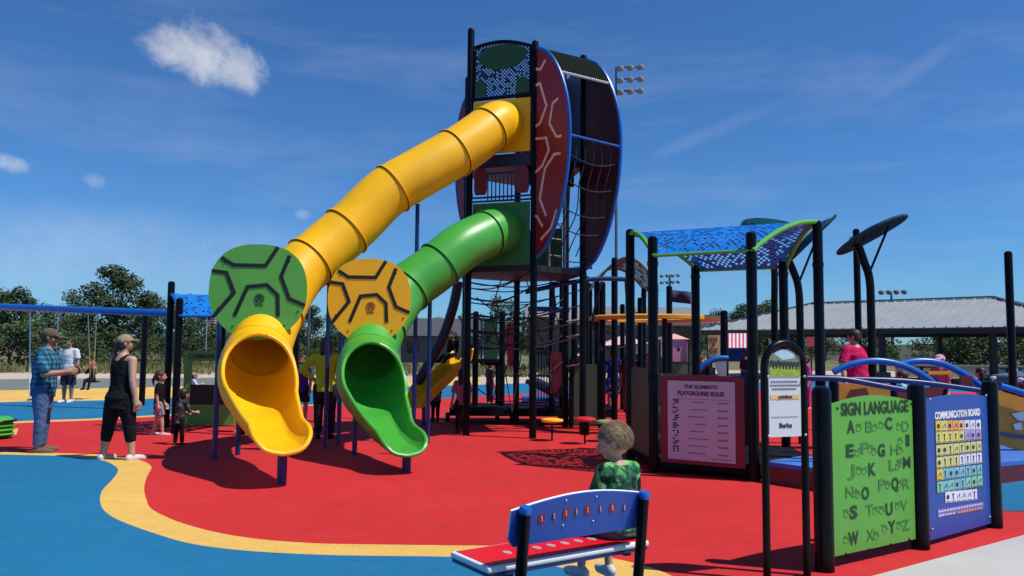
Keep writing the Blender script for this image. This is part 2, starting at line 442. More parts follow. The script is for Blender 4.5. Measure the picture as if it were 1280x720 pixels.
def perf(name, fn, nu, nv, M, parent, prob=.34, th=.008, border=1, seed=1, solid=None):
    "punched sheet: real holes in a real grid"
    rnd = random.Random(seed); bm = bmesh.new()
    vs = [[bm.verts.new(fn(i/nu, j/nv)) for j in range(nv+1)] for i in range(nu+1)]
    for i in range(nu):
        for j in range(nv):
            if border <= i < nu-border and border <= j < nv-border and (i+j) % 2 == 0 and rnd.random() < prob*2.1 and not (solid and solid(i/nu, j/nv)): continue
            bm.faces.new((vs[i][j], vs[i+1][j], vs[i+1][j+1], vs[i][j+1]))
    for v in [v for v in bm.verts if not v.link_faces]: bm.verts.remove(v)
    off = root_of(parent).location
    bmesh.ops.translate(bm, verts=bm.verts[:], vec=-off)
    me = bpy.data.meshes.new(name); bm.to_mesh(me); bm.free(); me.materials.append(M)
    o = bpy.data.objects.new(name, me); COL.objects.link(o); o.parent = parent
    s_ = o.modifiers.new('thickness', 'SOLIDIFY'); s_.thickness = th; s_.offset = 0
    return o

# front face frame of reference
fx = (FRp-FLp).normalized(); fn_ = V((fx.y, -fx.x, 0)); fw = (FRp-FLp).length
def FP(u, z, d=0.0): return FLp+fx*u+fn_*d+V((0, 0, z))
# top arched panel: dark frame, punched navy sheet with green shapes
def arch(u): return 6.98+.12*math.sin(math.pi*(u/fw))-.10*(u/fw)
perf('roof_gable_panel', lambda a, b: FP(.08+a*(fw-.16), 6.04+b*(arch(.08+a*(fw-.16))-6.04)), 36, 32, DKBL, tower, .36, .012, 1, 3)
fr = MB(); pts = [FP(.05+k/12*(fw-.1), arch(.05+k/12*(fw-.1))+.01) for k in range(13)]
fr.tube(pts, .03, 8); fr.tube([FP(.05, 6.03), FP(fw-.05, 6.03)], .03, 8)
fr.tube([FP(.075, 6.0), FP(.075, 6.95)], .022, 8); fr.tube([FP(fw-.075, 6.0), FP(fw-.075, 6.9)], .022, 8)
fr.build('gable_frame', BLACK, tower, True)
el = [FP(fw/2+.46*math.cos(t), 6.80+(.20*math.sin(t) if math.sin(t) > 0 else .26*math.sin(t)), .012) for t in [2*math.pi*k/28 for k in range(28)]]
MB().prism(el, fn_, .02).build('green_oval', DKGR, tower)
for u0_, u1_ in ((.10, .32), (fw-.34, fw-.10)):
    q = [FP(u0_, 6.08, .012), FP(u1_, 6.08, .012), FP(u1_, 6.26, .012), FP(u1_-.06, 6.36, .012), FP(u0_, 6.36, .012)]
    MB().prism(q, fn_, .02).build('green_square', DKGR, tower)
# yellow entry surround, middle climbing barrier, green entry surround
MB().prism([FP(.08, 5.02), FP(fw-.08, 5.02), FP(fw-.08, 5.98), FP(.08, 5.98)], fn_, .04).build('yellow_entry_panel', YEL, tower)
MB().prism([FP(.08, 3.0), FP(fw-.08, 3.0), FP(fw-.08, 4.12), FP(.08, 4.12)], fn_, .04).build('green_entry_panel', mat('green_entry_plastic', (.03, .17, .03), .45), tower)
bar = MB()
for z in (4.16, 4.23, 4.86): bar.tube([FP(.06, z), FP(fw-.06, z)], .018, 8)
for k in range(7): u = .36+.075*k; bar.tube([FP(u, 4.16), FP(u, 4.66)], .013, 6)
bar.tube([FP(.3, 4.66), FP(fw-.3, 4.66)], .018, 8)
bar.build('barrier_bars', BLUED, tower, True)
for a, b in ((.10, .34), (fw-.34, fw-.10)):
    q = [FP(a+.03, 4.28), FP(b-.03, 4.28), FP(b, 4.36), FP(b, 4.66), FP(b-.05, 4.76), FP(a+.05, 4.76), FP(a, 4.66), FP(a, 4.36)]
    MB().prism(q, fn_, .03).build('red_barrier_panel', DKRED, tower)
MB().prism([FP(.06, 4.76), FP(fw-.06, 4.76), FP(fw-.06, 4.99), FP(.06, 4.99)], fn_, .03).build('deck_fascia', DKBL, tower)

# shell fins on the right hand pair of posts (and the mirror pair beyond)
gx = (BRp-FRp).normalized(); gn = V((gx.y, -gx.x, 0))
def fin(base, out, z0, z1, wmax, name, lines=None, FM=None):
    n = out.cross(V((0, 0, 1)))
    pts = []; K = 26
    for k in range(K+1):
        t = k/K; z = z1+(z0-z1)*t
        wd = wmax*(max(0, 1-abs((t-.44)/.56 if t > .44 else (t-.44)/.44)**2.0))**.66
        pts.append((wd, z))
    ol = [base+V((0, 0, z))+out*(.06+wd) for wd, z in pts]
    poly = [base+out*.06+V((0, 0, z1))]+ol[1:-1]+[base+out*.06+V((0, 0, z0))]
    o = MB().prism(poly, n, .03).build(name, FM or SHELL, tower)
    tb = MB().tube([p+out*.015 for p in ol], .030, 8).build('rim_tube', BLUE, o, True)
    if lines:
        lb = MB()
        for ln in lines:
            q = [onplane(x, y, base, n) for x, y in ln]
            nn = n if n.dot(EYE-base) > 0 else -n
            lb.strip([p+nn*.022 for p in q], nn, .045, .012)
        lb.build('shell_line', SALM, o)
    return ol
c1_ = lambda L_: [(540+x/3.6, 10+y/3.6) for x, y in L_]
c2_ = lambda L_: [(540+x/3.6, 180+y/3.6) for x, y in L_]
lines = [c1_([(470, 275), (492, 278), (515, 235)]), c1_([(468, 352), (490, 340), (520, 440), (490, 520), (468, 535)]),
         c1_([(572, 408), (548, 430), (533, 520), (565, 580), (588, 576)]), c1_([(468, 590), (518, 585), (530, 640), (500, 712), (468, 742)]),
         [(702, 192), (694, 193), (682.5, 211), (680, 224), (676, 249), (684, 270)], c2_([(468, 325), (478, 327), (502, 372)]),
         [(677, 300), (690, 285), (697, 262)]]
olA = fin(FRp, gn, 3.12, 6.86, .80, 'shell_panel', lines)
olB = fin(BRp, gn, 3.0, 6.95, .85, 'shell_panel', None, mat('shaded_shell_panel', (.055, .004, .009), .5))  # rear fin's red is darkened to paint in the shade between the fins
fin(B6, -gn*.62+fx*-.0, 3.9, 6.5, .52, 'shell_panel')
cr = MB()
for k in (12,): cr.tube([olA[k], olB[k]], .024, 8)
cr.build('cross_bar', BLUE, tower, True)
wb = MB(); k = 4; n_ = 26
for i in range(n_):
    p = olA[k].lerp(olB[k], (i+.2)/n_); q = olA[k].lerp(olB[k], (i+.75)/n_); wb.tube([p, q], .024, 8)
wb.build('cross_bar', WHITE, tower, True)
# shell roof between the fins, posts bays
bp2 = FRp.lerp(BRp, .5); MB().box(bp2+V((0, 0, 4.72))-gn*.25, (.75, .5, .42), Matrix.Rotation(math.atan2(gx.y, gx.x), 3, 'Z')).build('deck_riser', BLACK, tower)
rf = []
for k in range(0, 5):
    rf.append((olA[k], olB[k]))
b = MB()
roofl = [FRp+V((0, 0, 6.86)), BRp+V((0, 0, 6.92))]
for i in range(len(rf)-1):
    b.prism([rf[i][0], rf[i][1], rf[i+1][1], rf[i+1][0]], (rf[i][1]-rf[i][0]).cross(rf[i+1][0]-rf[i][0]), .02)
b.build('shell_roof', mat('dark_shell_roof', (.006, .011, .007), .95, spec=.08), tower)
# rear faces: dark panels on the upper storey, open net below
for (p, q) in ((B4, B5), (BRp, B4)):
    d = (q-p).normalized(); n = V((d.y, -d.x, 0))
    a, c = p+d*.08, q-d*.08
    MB().prism([a+V((0, 0, 5.0)), c+V((0, 0, 5.0)), c+V((0, 0, 6.95)), a+V((0, 0, 6.95))], n, .03).build('upper_panel', DKBL if p is not B4 else DKRED, tower)
    if p is not BRp:
        MB().prism([a+V((0, 0, 3.02)), c+V((0, 0, 3.02)), c+V((0, 0, 3.95)), a+V((0, 0, 3.95))], n, .03).build('lower_panel', DKGR, tower)
# net of climbing rope inside the bulge and between the storeys
ROPE = mat('navy_climbing_rope', (.012, .016, .035), .8)
nb = MB(); rnd = random.Random(5)
for j in range(5):
    z = 3.2+.42*j; k = min(25, max(1, int(round((6.9-z)/3.8*26))))
    a, c = olA[k], olB[k]
    pts = [a.lerp(c, t)+V((0, 0, -.12*math.sin(math.pi*t)))-gn*.05 for t in [i/8 for i in range(9)]]
    nb.tube(pts, .011, 6)
for i in range(1, 6):
    nb.tube([olA[k].lerp(olB[k], i/6+.03*math.sin(k))-gn*.06 for k in range(12, 26)], .011, 6)
nb.build('climbing_net', ROPE, tower, True)
lad = MB()
for s_ in (.3, .62):
    lad.tube([FRp.lerp(BRp, s_)+V((0, 0, 3.0)), FRp.lerp(BRp, s_)+V((0, 0, 6.6))], .02, 8)
for k in range(11): lad.tube([FRp.lerp(BRp, .3)+V((0, 0, 3.2+.3*k)), FRp.lerp(BRp, .62)+V((0, 0, 3.2+.3*k))], .014, 6)
lad.build('ladder', mat('grey_ladder_steel', (.30, .30, .32), .4, metal=.4), tower, True)
# net under the tower
un = MB()
for (p, q) in ((FLp, FRp), (B6, FRp), (FLp, BRp), (B6, B4)):
    for k in range(5):
        z = 1.6+.28*k
        un.tube([p.lerp(q, t)+V((0, 0, z+.2*t-.16*math.sin(math.pi*t))) for t in [i/8 for i in range(9)]], .012, 6)
for t in (.25, .5, .75):
    un.tube([FLp.lerp(BRp, t)+V((.1*math.sin(9*t+k), 0, 1.55+.25*k)) for k in range(6)], .012, 6)
un.build('lower_net', ROPE, tower, True)

# ------------------------------------------------------------------ tube slides
def slide(name, label, col, pcol, path, ndisc, nchute, legs, foot, poles, seams, r=.40, disc=None, endk=.24):
    "path: tube centre line, tower to exit; index ndisc is where it pierces the shell shaped panel"
    base = G(*foot)
    t = thing(name, label, 'tube slide', base)
    sm = catmull(path, 10)
    def frame(i):
        d = (sm[min(i+1, len(sm)-1)]-sm[max(i-1, 0)]).normalized()
        sd = d.cross(V((0, 0, 1))).normalized(); return d, sd, sd.cross(d)
    SEG = 36
    kd = ndisc*10
    cuts = [0]+seams+[nchute*10]
    for a, b in zip(cuts[:-1], cuts[1:]):
        mb = MB(); rings = []
        for i in range(a, b+1):
            d, sd, up = frame(i)
            rings.append((sm[i], sd, up, r))
        # rolled flange at the lower end
        d, sd, up = frame(b)
        ex = [(sm[b]-d*.022, sd, up, r), (sm[b]-d*.021, sd, up, r+.026), (sm[b]+d*.0, sd, up, r+.026)]
        rings = rings[:-1]+ex
        vs = []; fs = []
        for c, sd, up, rr in rings:
            for k in range(SEG):
                f = 2*math.pi*k/SEG; vs.append(c+sd*math.sin(f)*rr+up*math.cos(f)*rr)
        for i in range(len(rings)-1):
            for k in range(SEG): fs.append([i*SEG+k, i*SEG+(k+1) % SEG, (i+1)*SEG+(k+1) % SEG, (i+1)*SEG+k])
        mb.add(vs, fs); mb.build('tube_section', col, t, True, 50)
    # exit chute
    vs = []; fs = []; a0 = nchute*10; nE = len(sm)-1-a0; st = 4; n = nE*st; K = 34
    def at(x):
        i = min(int(x), len(sm)-2); return sm[i].lerp(sm[i+1], x-i)
    for i in range(n+1):
        x = a0+i/st; tt = i/n
        c = at(x); d = (at(min(x+.6, len(sm)-1))-at(max(x-.6, 0))).normalized(); sd = d.cross(V((0, 0, 1))).normalized(); up = sd.cross(d)
        if tt < .12: op = 0.0
        elif tt < .46: op = math.sqrt(1-(1-(tt-.12)/.34)**2)*R(86)
        elif tt < .78: op = R(86)+R(10)*((tt-.46)/.32)
        else: op = R(96)+R(78)*(1-math.sqrt(max(0, 1-((tt-.78)/.22)**2)))
        q_ = min(1, max(0, (tt-.30)/.48)); q_ = q_*q_*(3-2*q_); rr = r*(1.0+.13*math.sin(math.pi*min(1, tt/.42))-endk*q_+.05*max(0, min(1, (tt-.8)/.12)))
        c = c-up*(r-min(r, rr))*.9; fl_ = min(1, max(0, (tt-.25)/.25))
        for k in range(K+1):
            f = op+(2*math.pi-2*op)*k/K
            cu_ = math.cos(f); cu_ = cu_ if cu_ > -.80 else cu_*(1-fl_)+(-.80+(cu_+.80)*(.18+.5*max(0, tt-.7)/.3))*fl_
            q = c+sd*math.sin(f)*rr+up*cu_*rr
            vs.append(q)
    for i in range(n):
        for k in range(K): fs.append([i*(K+1)+k, i*(K+1)+k+1, (i+1)*(K+1)+k+1, (i+1)*(K+1)+k])
    mb = MB(); mb.add(vs, fs); o = mb.build('exit_chute', col, t, True, 60)
    bm = bmesh.new(); bm.from_mesh(o.data); bmesh.ops.remove_doubles(bm, verts=bm.verts[:], dist=.002); bm.to_mesh(o.data); bm.free()
    s_ = o.modifiers.new('wall', 'SOLIDIFY'); s_.thickness = .045; s_.offset = 0; s_.use_even_offset = False
    # rolled edge
    rim = [vs[i*(K+1)] for i in range(int(n*.125), n+1)]+[vs[n*(K+1)+k] for k in range(1, K)]+[vs[i*(K+1)+K] for i in range(n, int(n*.125)-1, -1)]
    MB().tube(rim, .026, 8).build('rolled_lip', col, o, True)
    # shell shaped panel
    cx, cy, hw, hh, Yd = disc
    c = P(cx, cy, Yd); d = frame(kd)[0]; n = V((d.x, d.y, 0)).normalized(); ux = V((0, 0, 1)).cross(n).normalized(); 
    W, H = hw*Yd/FPX, hh*Yd/FPX
    W = W/max(.5, abs(n.y)) if True else W
    def DP(a, b, off=0): return c+ux*a*W+V((0, 0, 1))*b*H+n*off
    ol = []
    for k in range(56):
        f = 2*math.pi*k/56; ca, sa = math.cos(f), math.sin(f); e = 2/2.45
        x = abs(ca)**e*(1 if ca > 0 else -1); y = abs(sa)**e*(1 if sa > 0 else -1)
        if y < 0: x *= 1-.20*abs(y)**2.0
        ol.append(DP(x, y))
    pn = MB().prism(ol, n, .035).build('shell_shaped_panel', pcol, t)
    lw = [[(85, 78), (118, 98), (205, 98), (237, 45)], [(270, 68), (248, 128), (272, 190), (316, 208)],
          [(60, 115), (100, 120), (122, 175), (66, 246)], [(125, 240), (158, 158), (210, 152), (240, 180), (243, 240)]]
    lb = MB()
    for q in lw:
        lb.strip([DP((x-187)/133, (172-y)/134, .020) for x, y in q], n, .050, .010)
    lb.build('groove', LINEBLK, pn)
    em = MB(); ec = DP(.03, -.14, .022); 
    em.tube([ec+ux*.062*math.cos(f)+V((0, 0, 1))*.062*math.sin(f) for f in [2*math.pi*k/20 for k in range(20)]], .005, 5, closed=True)
    for f in (.6, 1.57, 2.5, 3.9, 5.5):
        em.strip([ec+ux*.012*math.cos(f)+V((0, 0, 1))*.012*math.sin(f), ec+ux*.05*math.cos(f)+V((0, 0, 1))*.05*math.sin(f)], n, .022, .006)
    em.strip([ec-V((0, 0, .085))-ux*.055, ec-V((0, 0, .085))+ux*.055], n, .010, .006)
    em.build('emblem', mat('dark_green_print', (.012, .05, .015), .5) if pcol is PGRN else mat('brown_print', (.2, .07, .01), .5), pn)
    for a, b_ in ((-.7, .6), (.62, .66), (-.8, -.35), (.82, -.4), (-.5, -.72), (.55, -.7)):
        MB().ball(DP(a, b_, .02), .012, None, 8, 6).build('bolt', BLACK, pn, True)
    for (x, y, ytop, Y) in legs:
        g = G(x, y); z1 = P(x, ytop, g.y).z
        MB().tube([g, g+V((0, 0, z1))], .036, 12).build('support_leg', BLUED, t, True)
    g = base; e = sm[-3]; 
    MB().tube([g, V((g.x, g.y, e.z-r*.90))], .055, 12).build('exit_foot', BLUED, t, True)
    for (x, ytop, Y) in poles:
        q = P(x, ytop, Y); MB().tube([V((q.x, q.y, 0)), q], .034, 12).build('support_pole', BLUED, t, True)
    return t
ypath = [FP(fw/2+.02, 5.50, -.05), FP(fw/2-.02, 5.44, .28), P(577, 186, 13.35), P(527, 215, 13.0), P(482, 242, 12.75), P(444, 279, 12.5), P(405, 313, 12.2), P(370, 345, 11.85),
         P(342, 393, 11.35), P(324, 440, 10.72), P(322, 466, 10.28), P(328, 490, 9.8), P(339, 508, 9.4), P(348, 516, 9.12), P(357, 523, 8.72)]
slide('tube_slide', 'yellow tube slide ending below a green turtle shell panel with black lines', YEL, PGRN, ypath, 9, 9,
      [(268, 575, 395, 0), (297, 570, 500, 0)], (352, 606), [(522, 255, 13.0), (412, 343, 12.2)], [13, 22, 38, 53, 65, 80], .41, (323, 365, 59, 60, 10.72))
gpath = [FP(fw/2-.0, 3.62, -.05), FP(fw/2-.04, 3.56, .28), P(578, 308, 13.3), P(542, 337, 13.0), P(508, 362, 12.75), P(484, 394, 12.4), P(468, 425, 12.05), P(462, 448, 11.68), P(463, 471, 11.28), P(472, 495, 10.85), P(485, 513, 10.45), P(498, 524, 10.15), P(511, 531, 9.75)]
slide('tube_slide', 'green tube slide ending below an amber turtle shell panel with black lines', GRN, PYEL, gpath, 7, 7,
      [(443, 570, 505, 0), (423, 556, 420, 0), (493, 569, 535, 0)], (508, 590), [(537.5, 372, 12.95)], [13, 28, 40, 55], .40, (462, 376, 51, 53, 11.72), .30)
Z = V((0, 0, 1))
# ------------------------------------------------------------------ hexagonal shelter on the right
def panel_between(p, q, z0, z1, inset, th, M, parent, name, arch=0.0):
    d = (q-p).normalized(); n = V((d.y, -d.x, 0)); a, c = p+d*inset, q-d*inset
    top = [a.lerp(c, t)+Z*(z1+arch*math.sin(math.pi*t)) for t in ([i/10 for i in range(11)] if arch else (0, 1))]
    poly = [a+Z*z0]+top+[c+Z*z0]
    return MB().prism(poly, n, th).build(name, M, parent), n
def shelter(name, label, H6, ptops, zE, zR, roofm, ribm, prob=.33, cell=.042):
    p1, p2, p3, p4, p5, p6 = H6
    base = sum(H6, V((0, 0, 0)))/6
    t = thing(name, label, 'play shelter', base)
    for p, z in zip(H6, ptops):
        po = MB().rounded_post(p, p+Z*z, .0635).build('post', BLACK, t, True)
        for zc in (.12, 1.18, zE-.12): MB().tube([p+Z*zc, p+Z*(zc+.055)], .071, 14).build('clamp', BLACK, po, True)
    def slope(e0, e1, r0_, r1_):
        L1 = (e1-e0).length
        nu, nv = max(8, int(L1*1.3/cell)), max(6, int((r0_-e0).length/cell))
        def f(a, b): 
            q = e0.lerp(e1, a).lerp(r0_.lerp(r1_, a), b); return q+Z*(zE+(zR-zE)*math.sin(b*math.pi/2)**.9)
        return f, nu, nv
    out = .09
    for i, (e0, e1, a, b) in enumerate(((p2, p3, p1, p4), (p6, p5, p1, p4))):
        o_ = (e0-a).normalized()*out
        f, nu, nv = slope(e0+o_*.6, e1+o_*.6, a, b)
        perf('roof_sheet', f, nu, nv, roofm, t, prob, .008, 1, 11+i)
        for s_ in (0, 1): MB().tube([f(s_, k/10) for k in range(11)], .032, 8).build('roof_rib', ribm, t, True)
        MB().tube([f(k/6, 0) for k in range(7)], .02, 8).build('eave_edge', ribm, t, True)
    return t
H1 = [V((1.69, 11.4, 0)), V((1.80, 10.2, 0)), V((2.87, 9.55, 0)), V((3.92, 10.2, 0)), V((3.88, 11.4, 0)), V((2.76, 12.0, 0))]
ROOFB = mat('bright_blue_roof_sheet', (.005, .20, .66), .4, var=.05)
RIBG = mat('lime_rib', S(90, 175, 60), .4, var=.05)
sh = shelter('play_shelter', 'hexagonal black post shelter under a punched bright blue roof with lime green ribs', H1, [3.27, 3.0, 2.97, 3.22, 2.95, 2.95], 2.74, 3.20, ROOFB, RIBG)
DECK = mat('dark_deck', (.008, .009, .014), .85, var=.3, scale=10, spec=.1)
MB().prism([p+Z*.14 for p in H1], Z, .12).build('deck', DECK, sh)
bd, n = panel_between(H1[1], H1[2], .15, 1.22, .10, .03, REDP, sh, 'notice_board', .02)
# notice: pink-white sheet with rows of writing
PAPER = mat('notice_white', (.50, .50, .54), .5, var=.03); INK = mat('dark_ink', (.03, .03, .035), .6); INKB = mat('faded_ink', (.20, .17, .22), .6)
pd = (H1[2]-H1[1]).normalized(); pc = H1[1]+n*.02
pl = (H1[2]-H1[1]).length
def NP(u, z, off=.0): return pc+pd*u+Z*z+n*off
u0_, u1_, z0_, z1_ = .20, pl-.21, .20, 1.165
pap = MB().prism([NP(u0_, z0_), NP(u1_, z0_), NP(u1_, z1_), NP(u0_, z1_)], n, .008).build('notice_sheet', PAPER, bd)
um = (u0_+u1_)/2
text('THE ELEMENTS', .062, NP(um, 1.075, .008), pd, Z, INK, bd, bold=.02)
text('PLAYGROUND RULES', .072, NP(um, .99, .008), pd, Z, INK, bd, bold=.03, fit=.58)
tl = MB(); rnd = random.Random(3)
for k in range(8):
    z = .905-.088*k
    w_ = rnd.uniform(.14, .30); x = um-.02+rnd.uniform(-.03, .03)
    for sub in range(int(w_/.028)):
        a = x-w_/2+sub*.028; tl.strip([NP(a, z, .007), NP(a+.021, z, .007)], n, .013, .002)
    for sub in range(4):
        a = u1_-.21+sub*.032; tl.strip([NP(a, z-.005*(k % 2), .007), NP(a+.026, z, .007)], n, .018, .002)
tl.strip([NP(u0_+.12, .945, .007), NP(u1_-.05, .945, .007)], n, .004, .002)
tl.strip([NP(u1_-.3, .235, .007), NP(u1_-.04, .235, .007)], n, .008, .002)
tl.build('writing', INKB, bd)
ib = MB()
for k in range(7):
    z = .90-.095*k; x = u0_+.10
    for a in range(3):
        for c in range(3):
            if rnd.random() < .72: ib.strip([NP(x-.034+.027*a, z-.027+.027*c, .007), NP(x-.012+.027*a, z-.027+.027*c, .007)], n, .020, .002)
ib.build('pictogram_print', INK, bd)
OLIVE = mat('olive_grey_panel', (.042, .072, .042), .55)
panel_between(H1[0], H1[1], .18, 1.3, .10, .03, OLIVE, sh, 'side_panel')
panel_between(H1[5], H1[0], .18, 1.2, .10, .03, OLIVE, sh, 'side_panel')
MB().box(H1[1].lerp(H1[2], .93)+Z*.85+V((.1, .25, 0)), (.03, .5, .9)).build('blue_side_panel', BLUED, sh)

# second arched shelter behind, grey roof
X2, Y2 = 2.62, 19.2
H2 = [V((X2, Y2-1.2, 0)), V((X2-.66, Y2-.75, 0)), V((X2-.66, Y2+.9, 0)), V((X2, Y2+1.3, 0)), V((X2+.7, Y2+.9, 0)), V((X2+.7, Y2-.75, 0))]
GREYR = mat('grey_roof_sheet', (.15, .30, .28), .85, spec=.08); SAGE = mat('sage_rib', (.12, .20, .12), .5)
sh2 = shelter('play_shelter', 'small grey arched roof shelter on black posts behind the yellow ring', H2, [3.4, 3.2, 3.2, 3.4, 3.1, 3.1], 3.0, 3.62, GREYR, SAGE, .25, .07)
# left station with blue roof
ga, gb = G(207, 536), G(218, 543)
ga.z = gb.z = 0
H3 = [ga, gb, gb+V((1.2, -.1, 0)), gb+V((1.8, 1.0, 0)), gb+V((1.2, 2.05, 0)), gb+V((0, 2.15, 0))]
sh3 = shelter('play_shelter', 'black post station under a bright blue roof behind the green shell panel', H3, [2.75, 2.38, 2.4, 2.7, 2.4, 2.4], 2.06, 2.50, ROOFB, BLUE, .12, .05)

# communication play panel under it
p, q = G(228, 533), G(293, 534); p.z = q.z = 0
cb = thing('activity_station', 'green free standing play panel with a window and COMMUNICATION lettering', 'play panel', (p+q)/2)
d = (q-p).normalized(); n = V((d.y, -d.x, 0)); Lp = (q-p).length
def CP(u, z, off=0): return p+d*u+Z*z+n*off
fr = MB()
for a, c, z0, z1 in ((0, .14, .04, 1.44), (Lp-.14, Lp, .04, 1.44), (.14, Lp-.14, 1.25, 1.44), (.14, Lp-.14, .04, .42)):
    fr.prism([CP(a, z0), CP(c, z0), CP(c, z1), CP(a, z1)], n, .05)
fr.build('panel_frame', PGRN, cb)
MB().prism([CP(.14, .42), CP(Lp-.14, .42), CP(Lp-.14, .80), CP(.14, .80)], n, .04).build('play_shelf', mat('dark_olive_shelf', (.016, .032, .016), .7), cb)
text('COMMUNICATION', .12, CP(Lp/2, 1.30, .028), d, Z, INK, cb, bold=.03, fit=Lp*.86)

# ------------------------------------------------------------------ leaf shaped shades
LEAF = mat('dark_teal_leaf_shade', (.001, .055, .078), .85, var=.15, scale=3, spec=.08)
def leaf(px, py, Y, length, width, tilt, post, label, toward=-.25):
    c = P(px, py, Y); b = V((c.x-.05, Y, 0))
    t = thing('leaf_shade', label, 'leaf shade', b)
    ax = V((math.cos(tilt), 0, math.sin(tilt))); ay = V((0, 1, toward)).normalized(); n = ax.cross(ay)
    b_ = MB(); K = 30; top = []; bot = []
    rings = []
    for s_ in (1.0, .7, .35):
        rings.append([c+ax*(length/2*s_*math.cos(f))+ay*(width/2*s_*math.sin(f)*(1-.22*math.cos(f)))+n*(.10*(1-s_*s_)) for f in [2*math.pi*k/K for k in range(K)]])
    vs = [v for r_ in rings for v in r_]+[c+n*.10]
    fs = []
    for i in range(2):
        for k in range(K): fs.append([i*K+k, i*K+(k+1) % K, (i+1)*K+(k+1) % K, (i+1)*K+k])
    for k in range(K): fs.append([2*K+k, 2*K+(k+1) % K, 3*K])
    b_.add(vs, fs); o = b_.build('leaf_dish', LEAF, t, True, 60); s_ = o.modifiers.new('t', 'SOLIDIFY'); s_.thickness = .03
    rb = MB()
    rb.tube(rings[0], .022, 6, closed=True)
    for f in (-.6, -.3, 0, .3, .6): rb.tube([c+ax*(length/2*f)-n*.0+ay*(-width*.36), c+ax*(length/2*f)+n*.09, c+ax*(length/2*f)+ay*(width*.36)], .010, 5)
    rb.build('leaf_edge', mat('slate_edge', (.012, .06, .08), .6, spec=.2), t, True)
    pts = [P(x, y, Y) for x, y in post]; pts = [V((pts[0].x, Y, 0))]+pts
    MB().tube(catmull(pts, 6), .062, 12).build('bent_post', BLACK, t, True)
    return t, c, ax, n
t_, c, ax, n = leaf(1091, 292, 12.6, 1.12, 1.1, R(25), [(1089, 400), (1087, 350), (1080, 327), (1072, 304)], 'dark leaf shaped shade tilted on a bent black post right of the blue roof')
MB().tube([P(1088, 338, 12.6), c+ax*.28], .02, 8).build('brace', BLACK, t_, True)
t_, c, ax, n = leaf(1014, 299, 13.4, 1.08, 1.05, R(44), [(1000, 400), (998, 360), (992, 340), (984, 322)], 'steeply tilted dark leaf shade peeking out behind the blue roof')
MB().tube([P(998, 355, 13.4), c+ax*.2], .02, 8).build('brace', BLACK, t_, True)
leaf(962, 284, 14.6, .95, 1.3, R(3), [(968, 400), (968, 340), (964, 300)], 'flat dark leaf shade showing only its top above the blue roof', .42)

# free standing posts
def lone(px, ytop, Y, label, r=.0635, ybot=None):
    q = P(px, ytop, Y); b = V((q.x, q.y, 0)); t = thing('play_post', label, 'post', b)
    MB().rounded_post(b, b+Z*q.z, r).build('post_shaft', BLACK, t, True)
    MB().tube([b, b+Z*.03], r*1.25, 14).build('collar', BLACK, t, True)
    return t
lone(1070, 286, 15.5, 'thin black post standing behind the tilted leaf shade')
lone(1260, 314, 13.5, 'tall black post rising alone in front of the pavilion roof')
lone(905, 388, 13.5, 'short black post between the blue roof legs, in front of the striped awning')
fp = lone(836.5, 357, 17, 'black post carrying a small navy banner')
fl = MB(); 
q0 = P(840, 362, 17)
gr = [[q0+V((a*.40, .05*math.sin(a*6), -b*.26-.05*a)) for b in (0, .5, 1)] for a in [i/10 for i in range(11)]]
vs = [v for r_ in gr for v in r_]; fs = [[i*3+j, i*3+j+1, i*3+j+4, i*3+j+3] for i in range(10) for j in range(2)]
fl.add(vs, fs); o = fl.build('banner', mat('navy_banner', (.02, .018, .07), .8), fp, True); o.modifiers.new('t', 'SOLIDIFY').thickness = .006

# ------------------------------------------------------------------ low ramp deck and climbers behind the tower
rp = thing('low_deck', 'low dark deck with posts and coloured barrier panels behind the tower', 'play deck', (0, 16.6, 0))
MB().box(((P(563, 500, 16.2).x+P(770, 500, 16.2).x)/2, 16.9, .27), (3.35, 1.5, .16)).build('deck', DECK, rp)
for x in (560, 640, 700, 768):
    q = P(x, 500, 16.9); MB().tube([V((q.x, 16.9, 0)), V((q.x, 16.9, .2))], .05).build('leg', BLACK, rp, True)
for px, yt in ((595, 389), (628, 389), (690, 352), (703, 346), (718, 350), (733, 345)):
    q = P(px, yt, 16.8); MB().rounded_post(V((q.x, 16.8, .3)), q, .0635).build('post', BLACK, rp, True)
def vp(x0, x1, y0, y1, Y, M, name, parent, th=.04):
    a, b, c, d = P(x0, y0, Y), P(x1, y0, Y), P(x1, y1, Y), P(x0, y1, Y)
    return MB().prism([a, b, c, d], V((0, -1, 0)), th).build(name, M, parent)
vp(607, 622, 398, 457, 17.2, mat('deep_green_panel', (.02, .10, .035), .5), 'barrier_panel', rp)
vp(634, 646, 404, 457, 17.2, REDP, 'barrier_panel', rp)
vp(688, 702, 440, 492, 16.6, DKRED, 'barrier_panel', rp)
vp(660, 692, 396, 440, 17.4, mat('charcoal_panel', (.045, .042, .042), .6), 'barrier_panel', rp)
gb_ = MB()
for k in range(9): a, b = P(662+3.6*k, 436, 17.0), P(662+3.6*k, 500, 17.0); gb_.tube([a, b], .014, 6)
for y in (436, 470, 500): gb_.tube([P(660, y, 17), P(694, y, 17)], .02, 6)
gb_.build('grille', BLUED, rp, True)
hb = MB()
for y in (400, 455): hb.tube([P(600, y, 17.1), P(626, y, 17.1)], .02, 6)
for x in (602, 606): hb.tube([P(x, 400, 17.1), P(x, 455, 17.1)], .02, 6)
hb.build('handrail', BLUED, rp, True)
